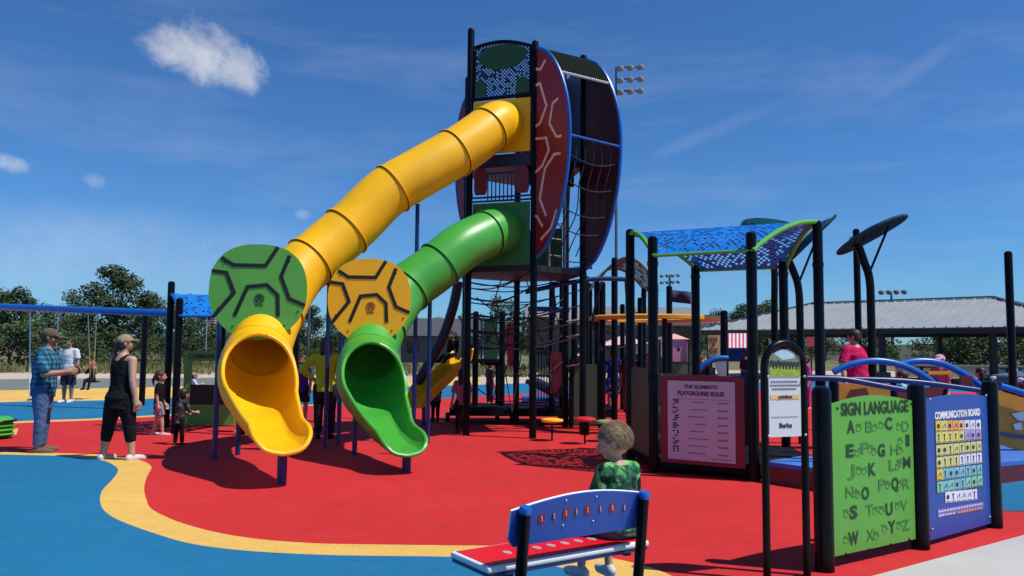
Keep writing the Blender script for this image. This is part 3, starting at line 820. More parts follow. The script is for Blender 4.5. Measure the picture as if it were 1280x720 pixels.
# net climber between posts
nt_ = MB()
for y0, y1 in ((418, 425), (450, 468), (485, 498), (372, 392), (398, 388)):
    a, b = P(596, y0, 16.6), P(655, y1, 15.2)
    nt_.tube([a.lerp(b, t)-Z*.15*math.sin(math.pi*t) for t in [i/8 for i in range(9)]], .012, 6)
    a, b = P(660, y1, 15.2), P(705, y0, 16.6)
    nt_.tube([a.lerp(b, t)-Z*.12*math.sin(math.pi*t) for t in [i/8 for i in range(9)]], .012, 6)
for x0, x1 in ((612, 640), (640, 612), (655, 640), (668, 695), (700, 680)):
    nt_.tube([P(x0, 390, 16.3), P((x0+x1)/2+3, 450, 16), P(x1, 515, 15.6)], .012, 6)
nt_.build('climbing_net', ROPE, rp, True)

# arched blue overhead bar with hanging loops
ab = thing('overhead_bar', 'long arched blue overhead bar with dark hanging loops right of the tower', 'climbing bar', V((P(720, 400, 15).x, 15, 0)))
pts = [P(657, 365, 14.9), P(690, 358, 15), P(720, 352, 15), P(750, 348.5, 15), P(790, 349.5, 15)]
MB().tube(catmull(pts, 6), .045, 10).build('arched_bar', BLUED, ab, True)
pts = [P(660, 338, 15.8), P(690, 339, 16), P(725, 335, 16), P(740, 334, 16)]
MB().tube(catmull(pts, 6), .04, 10).build('arched_bar', BLUE, ab, True)
MB().tube([P(660, 386, 16), P(712, 387, 16)], .05, 10).build('straight_bar', BLUE, ab, True)
for px in (753, 768):
    q = P(px, 352 if px == 753 else 322, 15.3); MB().rounded_post(V((q.x, 15.3, 0)), q, .06).build('post', BLACK, ab, True)
for pts in ([(752, 352), (746, 375), (741, 402), (748, 425), (752, 438)], [(782, 352), (783, 368), (786, 382), (790, 398)], [(690, 358), (694, 380), (692, 405), (690, 440)]):
    MB().tube(catmull([P(x, y, 15.1) for x, y in pts], 5), .022, 8).build('hanging_loop', ROPE, ab, True)
for y in (402, 421, 458): MB().tube([P(708, y, 15.6), P(726, y-3, 15.6)], .016, 6).build('foot_peg', STEEL, ab, True)

# yellow spinner ring
yr = thing('overhead_ring', 'flat yellow overhead ring seen edge on, held between black posts', 'spinner ring', V((P(818, 400, 15.5).x, 15.5, 0)))
c = P(818, 399, 15.5)
pr = MB(); K = 40; prof = [(1.27, -.03), (1.27, .03), (1.20, .055), (.98, .055), (.92, .02), (.92, -.03)]
vs = []; fs = []
for k in range(K):
    f = 2*math.pi*k/K
    for r_, z in prof: vs.append(c+V((r_*math.cos(f), r_*math.sin(f), z)))
for k in range(K):
    for j in range(6): fs.append([k*6+j, k*6+(j+1) % 6, ((k+1) % K)*6+(j+1) % 6, ((k+1) % K)*6+j])
pr.add(vs, fs); pr.build('ring', mat('golden_ring_plastic', (.75, .36, .02), .4), yr, True, 30)
for f in (.5, 2.6, 4.7):
    q = c+V((1.1*math.cos(f), 1.1*math.sin(f), 0)); MB().tube([V((q.x, q.y, 0)), q], .05).build('post', BLACK, yr, True)

# dark slanted climber and small yellow slide
cl = thing('slanted_climber', 'dark slanted tube climber leaning beside the small yellow slide', 'climber', G(516, 500))
MB().tube(catmull([P(516, 492, 16.2), P(530, 465, 16.2), P(552, 425, 16.2), P(566, 385, 16.2), P(573, 352, 16.2)], 6), .10, 12).build('climber_tube', mat('dark_navy_tube', (.012, .016, .04), .45), cl, True)
MB().tube(catmull([P(573, 395, 16.6), P(578, 405, 16.6), P(576, 430, 16.6), P(573, 450, 16.6)], 6), .03, 8).build('grab_bar', mat('pale_green_bar', (.3, .45, .3), .5), cl, True)
ys = thing('slide', 'small straight yellow slide behind the green slide, descending to the left', 'slide', G(523, 513))
a = V((P(580, 448, 16.8).x, 16.8, P(580, 448, 16.8).z)); b = P(530, 498, 15.9); e = P(517, 508, 15.7)
sd = (b-a).cross(Z).normalized()
prof = [(-.27, .20), (-.25, .22), (-.22, .18), (-.20, .02), (.20, .02), (.22, .18), (.25, .22), (.27, .20), (.22, -.03), (-.22, -.03)]
vs = []; fs = []
for c in (a, a.lerp(b, .5)-Z*.02, b, e):
    for x, z in prof: vs.append(c+sd*x+Z*z)
for i in range(3):
    for k in range(10): fs.append([i*10+k, i*10+(k+1) % 10, (i+1)*10+(k+1) % 10, (i+1)*10+k])
fs.append(list(range(10))); fs.append([30+k for k in range(10)])
mb = MB(); mb.add(vs, fs); mb.build('slide_bed', YEL, ys, True, 30)
MB().box(a+V((.35, .25, -.05)), (.8, .8, .08)).build('platform', DECK, ys)
for dx in (.05, .7): MB().tube([V((a.x+dx, 17.2, 0)), V((a.x+dx, 17.2, a.z-.05))], .05).build('post', BLACK, ys, True)
MB().tube([V((b.x, b.y, 0)), b], .04).build('leg', BLUED, ys, True)
# second climbing frame further back
cf = thing('climbing_frame', 'dark climbing frame with rope rungs far behind the tower, left of the yellow ring', 'climbing frame', V((P(745, 500, 20).x, 20, 0)))
for px, yt in ((748, 372), (768, 366), (778, 380), (800, 372)):
    q = P(px, yt, 20.5 if px % 4 else 19.6); MB().rounded_post(V((q.x, q.y, 0)), q, .0635).build('post', BLACK, cf, True)
rg = MB()
for y in (392, 412, 432, 452, 472): rg.tube(catmull([P(748, y, 20), P(765, y+4, 19.9), P(800, y-2, 20)], 4), .02, 6)
for x in (755, 785, 793): rg.tube([P(x, 385, 20), P(x+2, 490, 20)], .018, 6)
rg.build('climbing_net', ROPE, cf, True)
vp(778, 800, 470, 505, 19.9, DKBL, 'barrier_panel', cf)
# dark slide with blue pad in the distance
dsl = thing('slide', 'low dark slide ending on a bright blue pad behind the tower posts', 'slide', G(690, 503))
a, b = P(664, 476, 19.5), P(704, 496, 19.0)
MB().bar(a, b, .5, .10).build('slide_bed', mat('charcoal_slide', (.02, .02, .022), .4), dsl)
MB().bar(a+Z*.1, b+Z*.12, .06, .08).build('side_rail', STEEL, dsl)
MB().box(G(685, 504)+Z*.12, (1.5, .7, .16), None, .04).build('landing_pad', BLUE, dsl)
MB().tube([V((a.x, a.y, 0)), a], .05).build('leg', BLACK, dsl, True)
# olive panel by the blue shirted people
op = thing('activity_station', 'olive grey barrier panel standing right of the stepping discs', 'play panel', G(730, 536))
g0, g1 = G(717, 536), G(747, 536); g0.z = g1.z = 0
panel_between(g0, g1, .08, 1.25, 0, .04, OLIVE, op, 'panel_board')
MB().tube([g0+V((-.05, 0, 0)), g0+V((-.05, 0, 1.35))], .045).build('post', BLACK, op, True)
MB().tube([g1+V((.05, 0, 0)), g1+V((.05, 0, 1.35))], .045).build('post', BLACK, op, True)
# stepping discs
def stool(base, ytop, rad, M, label, thick=False):
    b = G(*base); b.z = 0; ztop = P(base[0], ytop, b.y).z
    t = thing('stepping_disc', label, 'stepping disc', b, 0, 'stepping discs on thin poles')
    MB().lathe([(rad*.3, ztop-.05), (rad*.9, ztop-.035), (rad, ztop-.01), (rad*.95, ztop+.012), (rad*.5, ztop+.03)], (b.x, b.y, 0), 24).build('disc_top', M, t, True)
    MB().tube([b, b+Z*(ztop-.04)], .016, 8).build('pole', BLACK, t, True)
    if thick: MB().tube([b+Z*.16, b+Z*(ztop-.04)], .075, 14).build('sleeve', BLACK, t, True)
stool((690, 552), 525, .19, PYEL, 'yellow stepping disc on a thin pole beside the tower foot')
stool((731, 556), 523.5, .18, mat('bright_red_disc', S(215, 40, 50), .45), 'red stepping disc with a black sleeve on its pole', True)
stool((757, 553), 527, .17, mat('pale_green_disc', (.16, .36, .16), .5), 'pale green stepping disc above the blond head of the seated boy')

# ------------------------------------------------------------------ ramp with blue rails (right)
rm = thing('access_ramp', 'raised blue ramp with arched blue rails and orange side panels behind the sign boards', 'ramp', V((5.0, 10.2, 0)))
BLR = mat('blue_ramp_surface', S(60, 110, 190), .7)
RSIDE = mat('maroon_ramp_side', (.13, .012, .02), .6)
poly = [V((2.96, 9.46, 0)), V((3.45, 8.85, 0)), V((4.6, 8.9, 0)), V((7.2, 10.3, 0)), V((9.5, 11.6, 0)), V((9.0, 12.9, 0)), V((6.5, 11.9, 0)), V((4.0, 10.3, 0))]
MB().prism([p+Z*.235 for p in poly], Z, .05).build('ramp_deck', BLR, rm)
MB().prism([p*1+Z*.105 for p in poly], Z, .20).build('ramp_base', RSIDE, rm)
ORG = mat('orange_side_panel', (.62, .25, .02), .45)
def railtube(pts, Y, M=BLUE, r=.038, name='rail', Y2=None):
    n = len(pts); Y2 = Y2 or Y
    MB().tube(catmull([P(x, y, Y+(Y2-Y)*i/(n-1)) for i, (x, y) in enumerate(pts)], 6), r, 10).build(name, M, rm, True)
railtube([(1008, 472.5), (1040, 473), (1062, 475), (1100, 482), (1138, 489)], 9.3, BLUED, .034)
railtube([(1062, 474), (1110, 475), (1160, 479), (1232, 489)], 10.2, BLUED, .034)
railtube([(1042, 465), (1062, 456), (1092, 451), (1122, 455), (1148, 466), (1168, 480)], 10.6, BLUE, .045)
railtube([(1120, 457), (1145, 451.5), (1175, 454), (1205, 468), (1229, 486)], 11.4, BLUE, .05)
railtube([(870, 466), (880, 456), (895, 448.5), (910, 448)], 13.2, BLUE, .05)
railtube([(1250, 482), (1280, 491), (1330, 508)], 10.6, BLUE, .04)
MB().prism([P(893, 450, 13.3), P(908, 449, 13.3), P(908, 470, 13.3), P(898, 470, 13.3)], V((0, -1, 0)), .02).build('tube_reflection', STEEL, rm)  # flat steel sheet standing in for the silver reflection on the blue tube
vp(1160, 1198, 464, 468, 11.6, PYEL, 'yellow_cross_beam', rm)
vp(1048, 1112, 479, 512, 9.9, ORG, 'side_panel', rm)
q = MB().prism([P(x, y, 9.87) for x, y in ((1058, 497), (1064, 487), (1082, 485), (1086, 494), (1075, 499))], V((0, -1, 0)), .03).build('red_shape', DKRED, rm)
vp(1112, 1176, 484, 505, 10.3, DKRED, 'side_panel', rm)
vp(1200, 1215, 470, 484, 11.2, DKRED, 'side_panel', rm)
pn = MB().prism([P(x, y, 10.7) for x, y in ((1238, 485), (1285, 499), (1330, 512), (1330, 585), (1285, 567), (1238, 552))], V((0, -1, 0)), .04).build('boat_side_panel', ORG, rm)
MB().prism([P(x, y, 10.66) for x, y in ((1264, 517), (1290, 513), (1290, 528), (1272, 525))], V((0, -1, 0)), .02).build('white_shape', WHITE, pn)
MB().prism([P(x, y, 10.66) for x, y in ((1266, 530), (1276, 528), (1278, 537), (1269, 537))], V((0, -1, 0)), .02).build('white_shape', WHITE, pn)
MB().bar(P(1238, 541, 10.66), P(1330, 553, 10.66), .03, .05).build('dark_stripe', BLUED, pn)
for px, Y in ((1042, 9.6), (1115, 10.3), (1168, 10.8), (1235, 11.2)):
    q = P(px, 480, Y); MB().rounded_post(V((q.x, Y, .1)), V((q.x, Y, 1.2)), .055).build('post', BLACK, rm, True)

# ------------------------------------------------------------------ swing set on the left
swg = thing('swing_set', 'blue beam swing set on black posts with white hanging chains', 'swing set', G(182, 505))
ya = G(182, 505).y
bA, bB = P(-120, 379, ya), P(214, 391.5, ya-2.2)
MB().tube([bA, bB], .085, 14).build('beam', BLUE, swg, True)
for px in (182, -60):
    q = P(px, 390, ya-.6 if px > 0 else ya)
    MB().tube([V((q.x, q.y, 0)), q], .075, 12).build('post', BLACK, swg, True)
def hang(px0, px1, y0, y1):
    t0 = (px0+120)/(334); Yb = ya-2.2*t0
    return P(px0, y0, Yb), P(px1, y1, Yb-.2)
for (x0, x1, yb) in ((38, 37, 500), (74, 66, 495)):
    a, b = hang(x0, x1, 388, yb); MB().tube([a, b], .016, 6).build('chain', WHITE, swg, True)
a, b = hang(38, 37, 388, 500); c, d = hang(74, 66, 388, 495)
MB().bar(b, d, .16, .03).build('swing_seat', BLACK, swg)
for x0, x1 in ((110, 113), (121, 117)):
    a, b = hang(x0, x1, 389, 474); b.y = 24; b = P(x1, 474, 23.0); MB().tube([a, b], .010, 6).build('chain', STEEL, swg, True)
MB().box(P(115, 477, 23.0), (.34, .2, .04)).build('swing_seat', BLACK, swg)

# green ribbed spinner seat at the left edge
gs = thing('spinner_seat', 'green ribbed spinner seat cut off by the picture edge', 'spinner', G(-8, 549))
c = G(-8, 549); prof = []
for k in range(9): prof.append((.25+.05*(k % 2), .05+.035*k))
MB().lathe([(.12, .0)]+prof+[(.22, .36)], (c.x, c.y, 0), 24).build('ribbed_bowl', GRN, gs, True, 20)
MB().tube([c+Z*.30+V((.3*math.cos(f), .3*math.sin(f), 0)) for f in [2*math.pi*k/24 for k in range(24)]], .02, 6, closed=True).build('rim', BLACK, gs, True)

# ------------------------------------------------------------------ sign boards front right
b1, b2, b3 = G(1031, 716), G(1151, 688), G(1243, 661)
for q in (b1, b2, b3): q.z = 0
BGRN = mat('lime_sign_plastic', S(105, 190, 70, .72), .45, var=.05, scale=3); BBLU = mat('cobalt_sign_plastic', (.004, .062, .34), .42, var=.04)
INKG = mat('deep_green_ink', (.008, .045, .012), .5); LGRN = mat('mid_green_ink', (.045, .19, .035), .5)
def board(p, q, name, label, cat, M, ztop, zbot, arch, own):
    t = thing(name, label, cat, (p+q)/2)
    pn_, n = panel_between(p, q, zbot, ztop, .085, .022, M, t, 'board', arch)
    for x in own:
        MB().rounded_post(x, x+Z*1.3, .0675, 18).build('post', BLACK, t, True)
        MB().ball(x+Z*1.285, .012, None, 8, 6).build('cap_screw', STEEL, t, True)
    return t, pn_, n
sg, pn1, n1 = board(b1, b2, 'sign_board', 'lime green SIGN LANGUAGE letter board between black posts', 'sign board', BGRN, 1.165, .10, .055, (b1,))
cmb, pn2, n2 = board(b2, b3, 'sign_board', 'cobalt blue COMMUNICATION BOARD with a grid of picture cells', 'sign board', BBLU, 1.165, .06, .03, (b2, b3))
c6 = lambda x, y: (1020+x/3.13, 480+y/3.13)
def B1(x, y, off=.0135): return onplane(*c6(x, y), b1+n1*off, n1)
def B2(x, y, off=.0135): return onplane(*c6(x, y), b2+n2*off, n2)
d1 = (b2-b1).normalized(); d2 = (b3-b2).normalized()
w_ = (B1(98, 110)-B1(362, 100)).length
text('SIGN LANGUAGE', .125, B1(98, 122).lerp(B1(362, 108), .5), d1, Z, INKG, pn1, bold=.035, fit=w_)
tx = MB()
bm_ = None
letters = [('A', 137, 170, 1), ('B', 207, 168, 0), ('C', 285, 157, 1), ('D', 350, 165, 0), ('E', 132, 265, 1), ('F', 190, 252, 0), ('G', 257, 262, 1), ('H', 307, 258, 0), ('I', 359, 222, 1),
           ('J', 147, 338, 0), ('K', 218, 337, 1), ('L', 298, 318, 0), ('M', 356, 308, 1), ('N', 132, 425, 0), ('O', 194, 430, 1), ('P', 258, 395, 0), ('Q', 310, 392, 1), ('R', 352, 390, 0),
           ('S', 148, 505, 1), ('T', 210, 495, 0), ('U', 287, 492, 1), ('V', 345, 475, 0), ('W', 148, 607, 1), ('X', 213, 592, 0), ('Y', 298, 562, 1), ('Z', 352, 552, 0)]
rnd = random.Random(12); HDM = mat('faint_green_ink', (.055, .23, .04), .5)
for ch, x, y, solid in letters:
    text(ch, .125 if solid else .115, B1(x, y+20), d1, Z, INKG if solid else LGRN, pn1, name='letter', bold=(.035 if ch not in 'MI' else .012) if solid else .006, fit={'I': .05, 'W': .12, 'M': .10}.get(ch, .092))
    # small hand drawing beside the letter: palm, fingers at varied spread
    hx, hy = x-30 if x > 140 else x+30, y+6
    if solid == 0: hx = x+22 if x < 330 else x-26
    hd = MB(); c = B1(hx, hy, .0125); k = .019
    palm = [c+d1*k*1.5*math.cos(f)+Z*k*math.sin(f) for f in [2*math.pi*i/12 for i in range(13)]]
    hd.strip(palm, n1, .0035, .002)
    for i in range(4):
        ln = rnd.choice((.25, .45, 1.0, 1.15))*k; a = c+d1*k*(-1.05+.70*i)+Z*k*.85
        sp = (i-1.5)*.10*rnd.random()
        hd.strip([a-d1*.008, a-d1*.008+Z*ln+d1*sp*k*3, a+d1*.008+Z*ln+d1*sp*k*3, a+d1*.008], n1, .003, .002)
    a = c+d1*k*1.5; hd.strip([a, a+d1*k*1.0+Z*k*.5*rnd.uniform(-.2, 1)], n1, .006, .002)
    hd.build('hand_drawing_print', HDM, pn1)
for x, y in ((84, 95), (372, 78), (118, 665), (208, 648), (292, 628), (365, 608)): MB().ball(B1(x, y), .009, None, 8, 6).build('bolt', BLACK, pn1, True)
WTXT = mat('white_print', (.75, .75, .78), .5)
w_ = (B2(465, 122)-B2(642, 118)).length
text('COMMUNICATION BOARD', .08, B2(465, 133).lerp(B2(642, 126), .5), d2, Z, WTXT, pn2, bold=.04, fit=w_)
cols = {'yellow': S(225, 205, 90), 'gold': S(230, 190, 40), 'orange': S(225, 150, 80), 'peach': S(225, 180, 130), 'lilac': S(165, 150, 205), 'pale': S(215, 215, 235), 'cream': S(205, 200, 130), 'aqua': S(120, 180, 195), 'mint': S(130, 195, 170), 'white': S(215, 220, 235)}
rows = [['gold', 'cream', 'orange', 'orange', 'peach', 'pale', 'pale', 'pale'], ['cream', 'yellow', 'cream', 'yellow', 'cream', 'lilac', 'lilac', 'lilac'], ['cream']*8, ['cream', 'cream', 'cream', 'cream', 'pale', 'pale', 'pale', 'pale'],
        ['gold', 'aqua', 'aqua', 'aqua', 'aqua', 'aqua', 'aqua', 'aqua'], ['mint', 'aqua', 'mint', 'aqua', 'aqua', 'mint', 'mint', 'mint'], ['white']*6]
cells = {}; icn = MB(); rnd = random.Random(8)
yl = [165, 210, 260, 308, 355, 404, 446]; yr_ = [160, 199, 244, 289, 336, 379, 430]
grid = MB(); grid.prism([B2(463, 141, .0115), B2(650, 137, .0115), B2(652, 404, .0115), B2(470, 430, .0115)], n2, .003); grid.build('cell_grid', mat('navy_grid', (.012, .03, .12), .5), pn2)
for r_, row in enumerate(rows):
    for k, cn in enumerate(row):
        f = k/7 if r_ < 6 else (1.35+k*.93)/7
        x = 479+f*156+r_*1.2; y = yl[r_]+(yr_[r_]-yl[r_])*f
        c = B2(x, y, .0145); hw, hh = .047, .0435
        icn = MB().prism([c-d2*hw-Z*hh, c+d2*hw-Z*hh, c+d2*hw+Z*hh, c-d2*hw+Z*hh], n2, .003).m(1)
        c = B2(x, y, .0165); s_ = rnd.random()
        if s_ < .3: icn.prism([c+d2*.026*math.cos(t)+Z*(.020*math.sin(t)) for t in [2*math.pi*i/9 for i in range(9)]], n2, .002)
        elif s_ < .7:
            icn.strip([c-Z*.025, c+Z*.012], n2, .016, .002); icn.prism([c+Z*.02+d2*.018*math.cos(t)+Z*.008*math.sin(t) for t in [2*math.pi*i/8 for i in range(8)]], n2, .002)
        else: icn.strip([c-d2*.026-Z*.015, c+d2*.02+Z*.016, c+d2*.026-Z*.018], n2, .007, .002)
        icn.strip([c-d2*.034-Z*.036, c+d2*.032-Z*.036], n2, .005, .002)
        icn.build('picture_cell', [mat('cell_'+cn, cols[cn], .5, var=.03), INK], pn2)
tb = MB().prism([B2(475, 492, .013), B2(655, 460, .013), B2(656, 482, .013), B2(476, 524, .013)], n2, .003); tb.build('text_strip', mat('lilac_strip', S(120, 105, 190), .5), pn2)
ln = MB()
for k in range(16): ln.strip([B2(480+10.8*k, 500-2.0*k, .016), B2(487+10.8*k, 498.7-2.0*k, .016)], n2, .012, .002)
for k in range(6): ln.strip([B2(482+10.8*k, 516-2.0*k, .016), B2(489+10.8*k, 514.7-2.0*k, .016)], n2, .010, .002)
ln.build('small_print', WTXT, pn2)
ln = MB()
for k in range(9): ln.strip([B2(555+10.8*k, 503-2.0*k, .016), B2(563+10.8*k, 501.5-2.0*k, .016)], n2, .016, .002)
ln.build('orange_print', mat('orange_print', S(225, 150, 90), .5), pn2)
bl = MB()
for x, y in ((455, 568), (680, 520), (445, 60), (665, 45)): bl.ball(B2(x, y), .010, None, 8, 6)
bl.build('bolt', STEEL, pn2, True)

# ------------------------------------------------------------------ arched information sign
ia, ib_ = G(959, 728), G(1009, 722); ia.z = ib_.z = 0
isg = thing('information_sign', 'narrow arched black frame sign with a landscape photo and white text panel', 'sign', (ia+ib_)/2)
di = (ib_-ia).normalized(); ni = V((di.y, -di.x, 0)); wi = (ib_-ia).length
zt = P(984, 425, ia.y).z-wi/2-.02
arc = [ia+Z*0, ia+Z*.7, ia+Z*zt]+[ia+di*(wi/2-wi/2*math.cos(f))+Z*(zt+wi/2*math.sin(f)) for f in [math.pi*k/12 for k in range(1, 12)]]+[ib_+Z*zt, ib_+Z*.7, ib_]
MB().tube(arc, .026, 12).build('arched_frame', BLACK, isg, True)
MB().tube([ia+Z*.012, ib_+Z*.012], .012, 8).build('foot_bar', BLACK, isg, True)
def IP(u, z, off=0): return ia+di*u+Z*z+ni*off
zb = P(984, 547, ia.y).z
ol = [IP(.032, zb), IP(wi-.032, zb)]+[IP(wi/2+(wi/2-.032)*math.cos(f), zt-.01+(wi/2-.032)*math.sin(f)) for f in [math.pi*k/14 for k in range(15)]]
ipn = MB().prism(ol, ni, .012).build('panel', mat('white_sign_panel', (.66, .69, .72), .4, var=.02), isg)
zs = P(984, 471, ia.y).z; zg = P(984, 461, ia.y).z
def scn(name, pts, M, off): MB().prism([IP(u, z, off) for u, z in pts], ni, .002).build(name, M, ipn)
arcp = [(wi/2+(wi/2-.036)*math.cos(f), zt-.01+(wi/2-.036)*math.sin(f)) for f in [math.pi*k/14 for k in range(15)]]
scn('picture_sky', [(.036, zg), (wi-.036, zg)]+arcp, mat('picture_sky', S(185, 205, 225), .5), .008)
scn('picture_grass', [(.036, zs), (wi-.036, zs), (wi-.036, zg+.02), (.036, zg+.015)], mat('picture_grass', S(150, 175, 60), .5, var=.2, scale=30), .010)
scn('picture_hill', [(.036, zg+.012), (wi-.036, zg+.012), (wi-.036, zg+.11), (wi*.7, zg+.07), (wi*.45, zg+.06), (wi*.25, zg+.10), (.036, zg+.13)], mat('picture_hill', S(120, 140, 105), .5, var=.2, scale=30), .0095)
an = MB(); rnd = random.Random(2)
for k in range(9):
    c = IP(.055+k*(wi-.11)/8, zg+.03+.012*rnd.random(), .012); an.prism([c+di*.016*math.cos(f)*rnd.uniform(.7, 1.2)+Z*.018*math.sin(f)*rnd.uniform(.7, 1.2) for f in [2*math.pi*i/9 for i in range(9)]], ni, .002)
    an.strip([c-Z*.01-di*.01, c-Z*.035-di*.012], ni, .006, .002); an.strip([c-Z*.01+di*.01, c-Z*.035+di*.008], ni, .006, .002)
an.build('picture_animals', INK, ipn)
ln = MB()
for z, a, c in ((zs-.035, .05, wi-.05), (zs-.06, .045, wi-.045), (zs-.085, .06, wi-.06), (zb+.135, .05, wi-.05)):
    x = a
    while x < c-.01:
        ln.strip([IP(x, z, .008), IP(min(c, x+.016), z, .008)], ni, .010 if z > zb+.2 else .003, .002); x += .021
ln.build('small_print', INKB, ipn)
scn('orange_band', [(.045, zs-.155), (wi-.045, zs-.155), (wi-.045, zs-.125), (.045, zs-.125)], mat('soft_orange_band', S(235, 185, 125), .5), .008)
text('guidelines', .030, IP(wi/2, zs-.148, .0105), di, Z, INK, ipn, bold=.02)
text('Burke', .045, IP(wi/2, zb+.062, .008), di, Z, INK, ipn, bold=.03)
bl = MB()
for u, z in ((.012, zb+.01), (wi-.012, zb+.01), (.012, zs), (wi-.012, zs)): bl.ball(IP(u, z, .024), .010, None, 8, 6)
bl.build('bolt', STEEL, isg, True)

# ------------------------------------------------------------------ bench in front
u = V((.83, .557, 0)).normalized(); nf = V((-u.y, u.x, 0))
o0 = V((-.126, 4.20, 0)); SZ = .42
bn = thing('bench', 'blue backed bench with a red seat and white edging on black posts', 'bench', o0+u*.6)
def BP(a, f, z): return o0+u*a+nf*f+Z*z
REDS = mat('bright_red_seat', S(225, 12, 35), .4, var=.04); BENB = mat('blue_bench_back', S(30, 80, 170), .42, var=.06)
Ls = 1.15
seat = MB(); seat.prism([BP(.02, .0, SZ-.016), BP(Ls, 0, SZ-.016), BP(Ls, .40, SZ-.016), BP(.02, .40, SZ-.016)], Z, .034)
so_ = seat.build('seat', [WHITE], bn); bv = so_.modifiers.new('b', 'BEVEL'); bv.width = .012; bv.segments = 2
MB().prism([BP(.045, .025, SZ+.0015), BP(Ls-.025, .025, SZ+.0015), BP(Ls-.025, .375, SZ+.0015), BP(.045, .375, SZ+.0015)], Z, .005).build('seat_face', REDS, bn)
MB().prism([BP(.03, .01, SZ-.044), BP(Ls-.01, .01, SZ-.044), BP(Ls-.01, .39, SZ-.044), BP(.03, .39, SZ-.044)], Z, .02).build('seat_underside', BLUED, bn)
for k in range(9):
    cu = MB(); c = BP(.27+.10*k, .20, SZ+.005); cu.prism([c+u*.022*math.cos(f)+nf*.035*math.sin(f) for f in [2*math.pi*i/14 for i in range(14)]], Z, .003)
    cu.build('seat_cutout', mat('grey_cutout', (.45, .36, .38), .5), so_)
rec = V((0, 0, 1))*math.cos(R(12))-nf*math.sin(R(12)); nb_ = nf*math.cos(R(12))+Z*math.sin(R(12))
def KP(a, h, off=0): return o0+u*a+nf*(-.02)+Z*(SZ+.02)+rec*(h+.035)+nb_*off
a0_, a1_ = .11, 1.06
def backol(g, top0, rise):
    pts = [KP(a0_+.03+g, .05+g), KP(a1_-.03-g, .05+g), KP(a1_-g, .09+g)]
    T = [KP(a1_-g+(a0_-a1_+2*g)*k/14, top0-g+rise*math.sin(math.pi*(k/14))) for k in range(15)]
    return pts+T+[KP(a0_+g, .09+g)]
MB().prism(backol(0, .245, .055), nb_, .022).build('backrest', BENB, bn)
MB().prism([p+nb_*.014 for p in backol(.002, .245, .055)], nb_, .006).build('backrest_front', REDS, bn)
edge = [KP(a0_+(a1_-a0_)*k/14, .245+.055*math.sin(math.pi*k/14), .004) for k in range(15)]
MB().tube([KP(a0_, .10, .004)]+edge+[KP(a1_, .10, .004)], .0075, 6).build('white_edging', WHITE, bn, True)
spx = [.30, .38, .46, .53, .61, .70, .79, .88]
for k, a in enumerate(spx):
    c = KP(a, .165+.035*math.sin(math.pi*(a-a0_)/(a1_-a0_)), -.0125)
    redE = MB(); whE = MB()
    if k in (0, 2, 4, 6): redE.prism([c+u*.024*math.cos(f)+rec*.030*math.sin(f) for f in [2*math.pi*i/16 for i in range(16)]], nb_, .004)
    else: redE.prism([c+u*.010*math.cos(f)+rec*.028*math.sin(f) for f in [2*math.pi*i/16 for i in range(16)]], nb_, .004)
    whE.strip([c-nb_*.003+u*.004-rec*.014, c-nb_*.003-u*.004+rec*.016], nb_, .008, .003)
    lc_ = redE.build('letter_cutout', mat('dull_red_cutout', S(150, 25, 45), .5), bn); whE.build('pale_mark', mat('pale_cutout', S(200, 170, 190), .5), lc_)  # pale stroke laid over each red cutout
for a in (.17, 1.00):
    for h in (.11, .25): MB().ball(KP(a+.28 if a < .5 else a-.34, h+.02, -.012), .007, None, 8, 6).build('bolt', STEEL, bn, True)
    top = KP(a, .275, -.035)
    bot = V((top.x, top.y, 0))+nf*.085
    MB().tube([bot, bot.lerp(top, .55), top-rec*.035], .031, 12).build('post', BLACK, bn, True)
    MB().tube([top-rec*.035, top-rec*.01, top], [.034, .034, .028], 12).build('post_cap', BLUE, bn, True)
    MB().bar(BP(a, .02, SZ-.062), BP(a, .36, SZ-.062), .04, .02).build('seat_bracket', BLACK, bn)
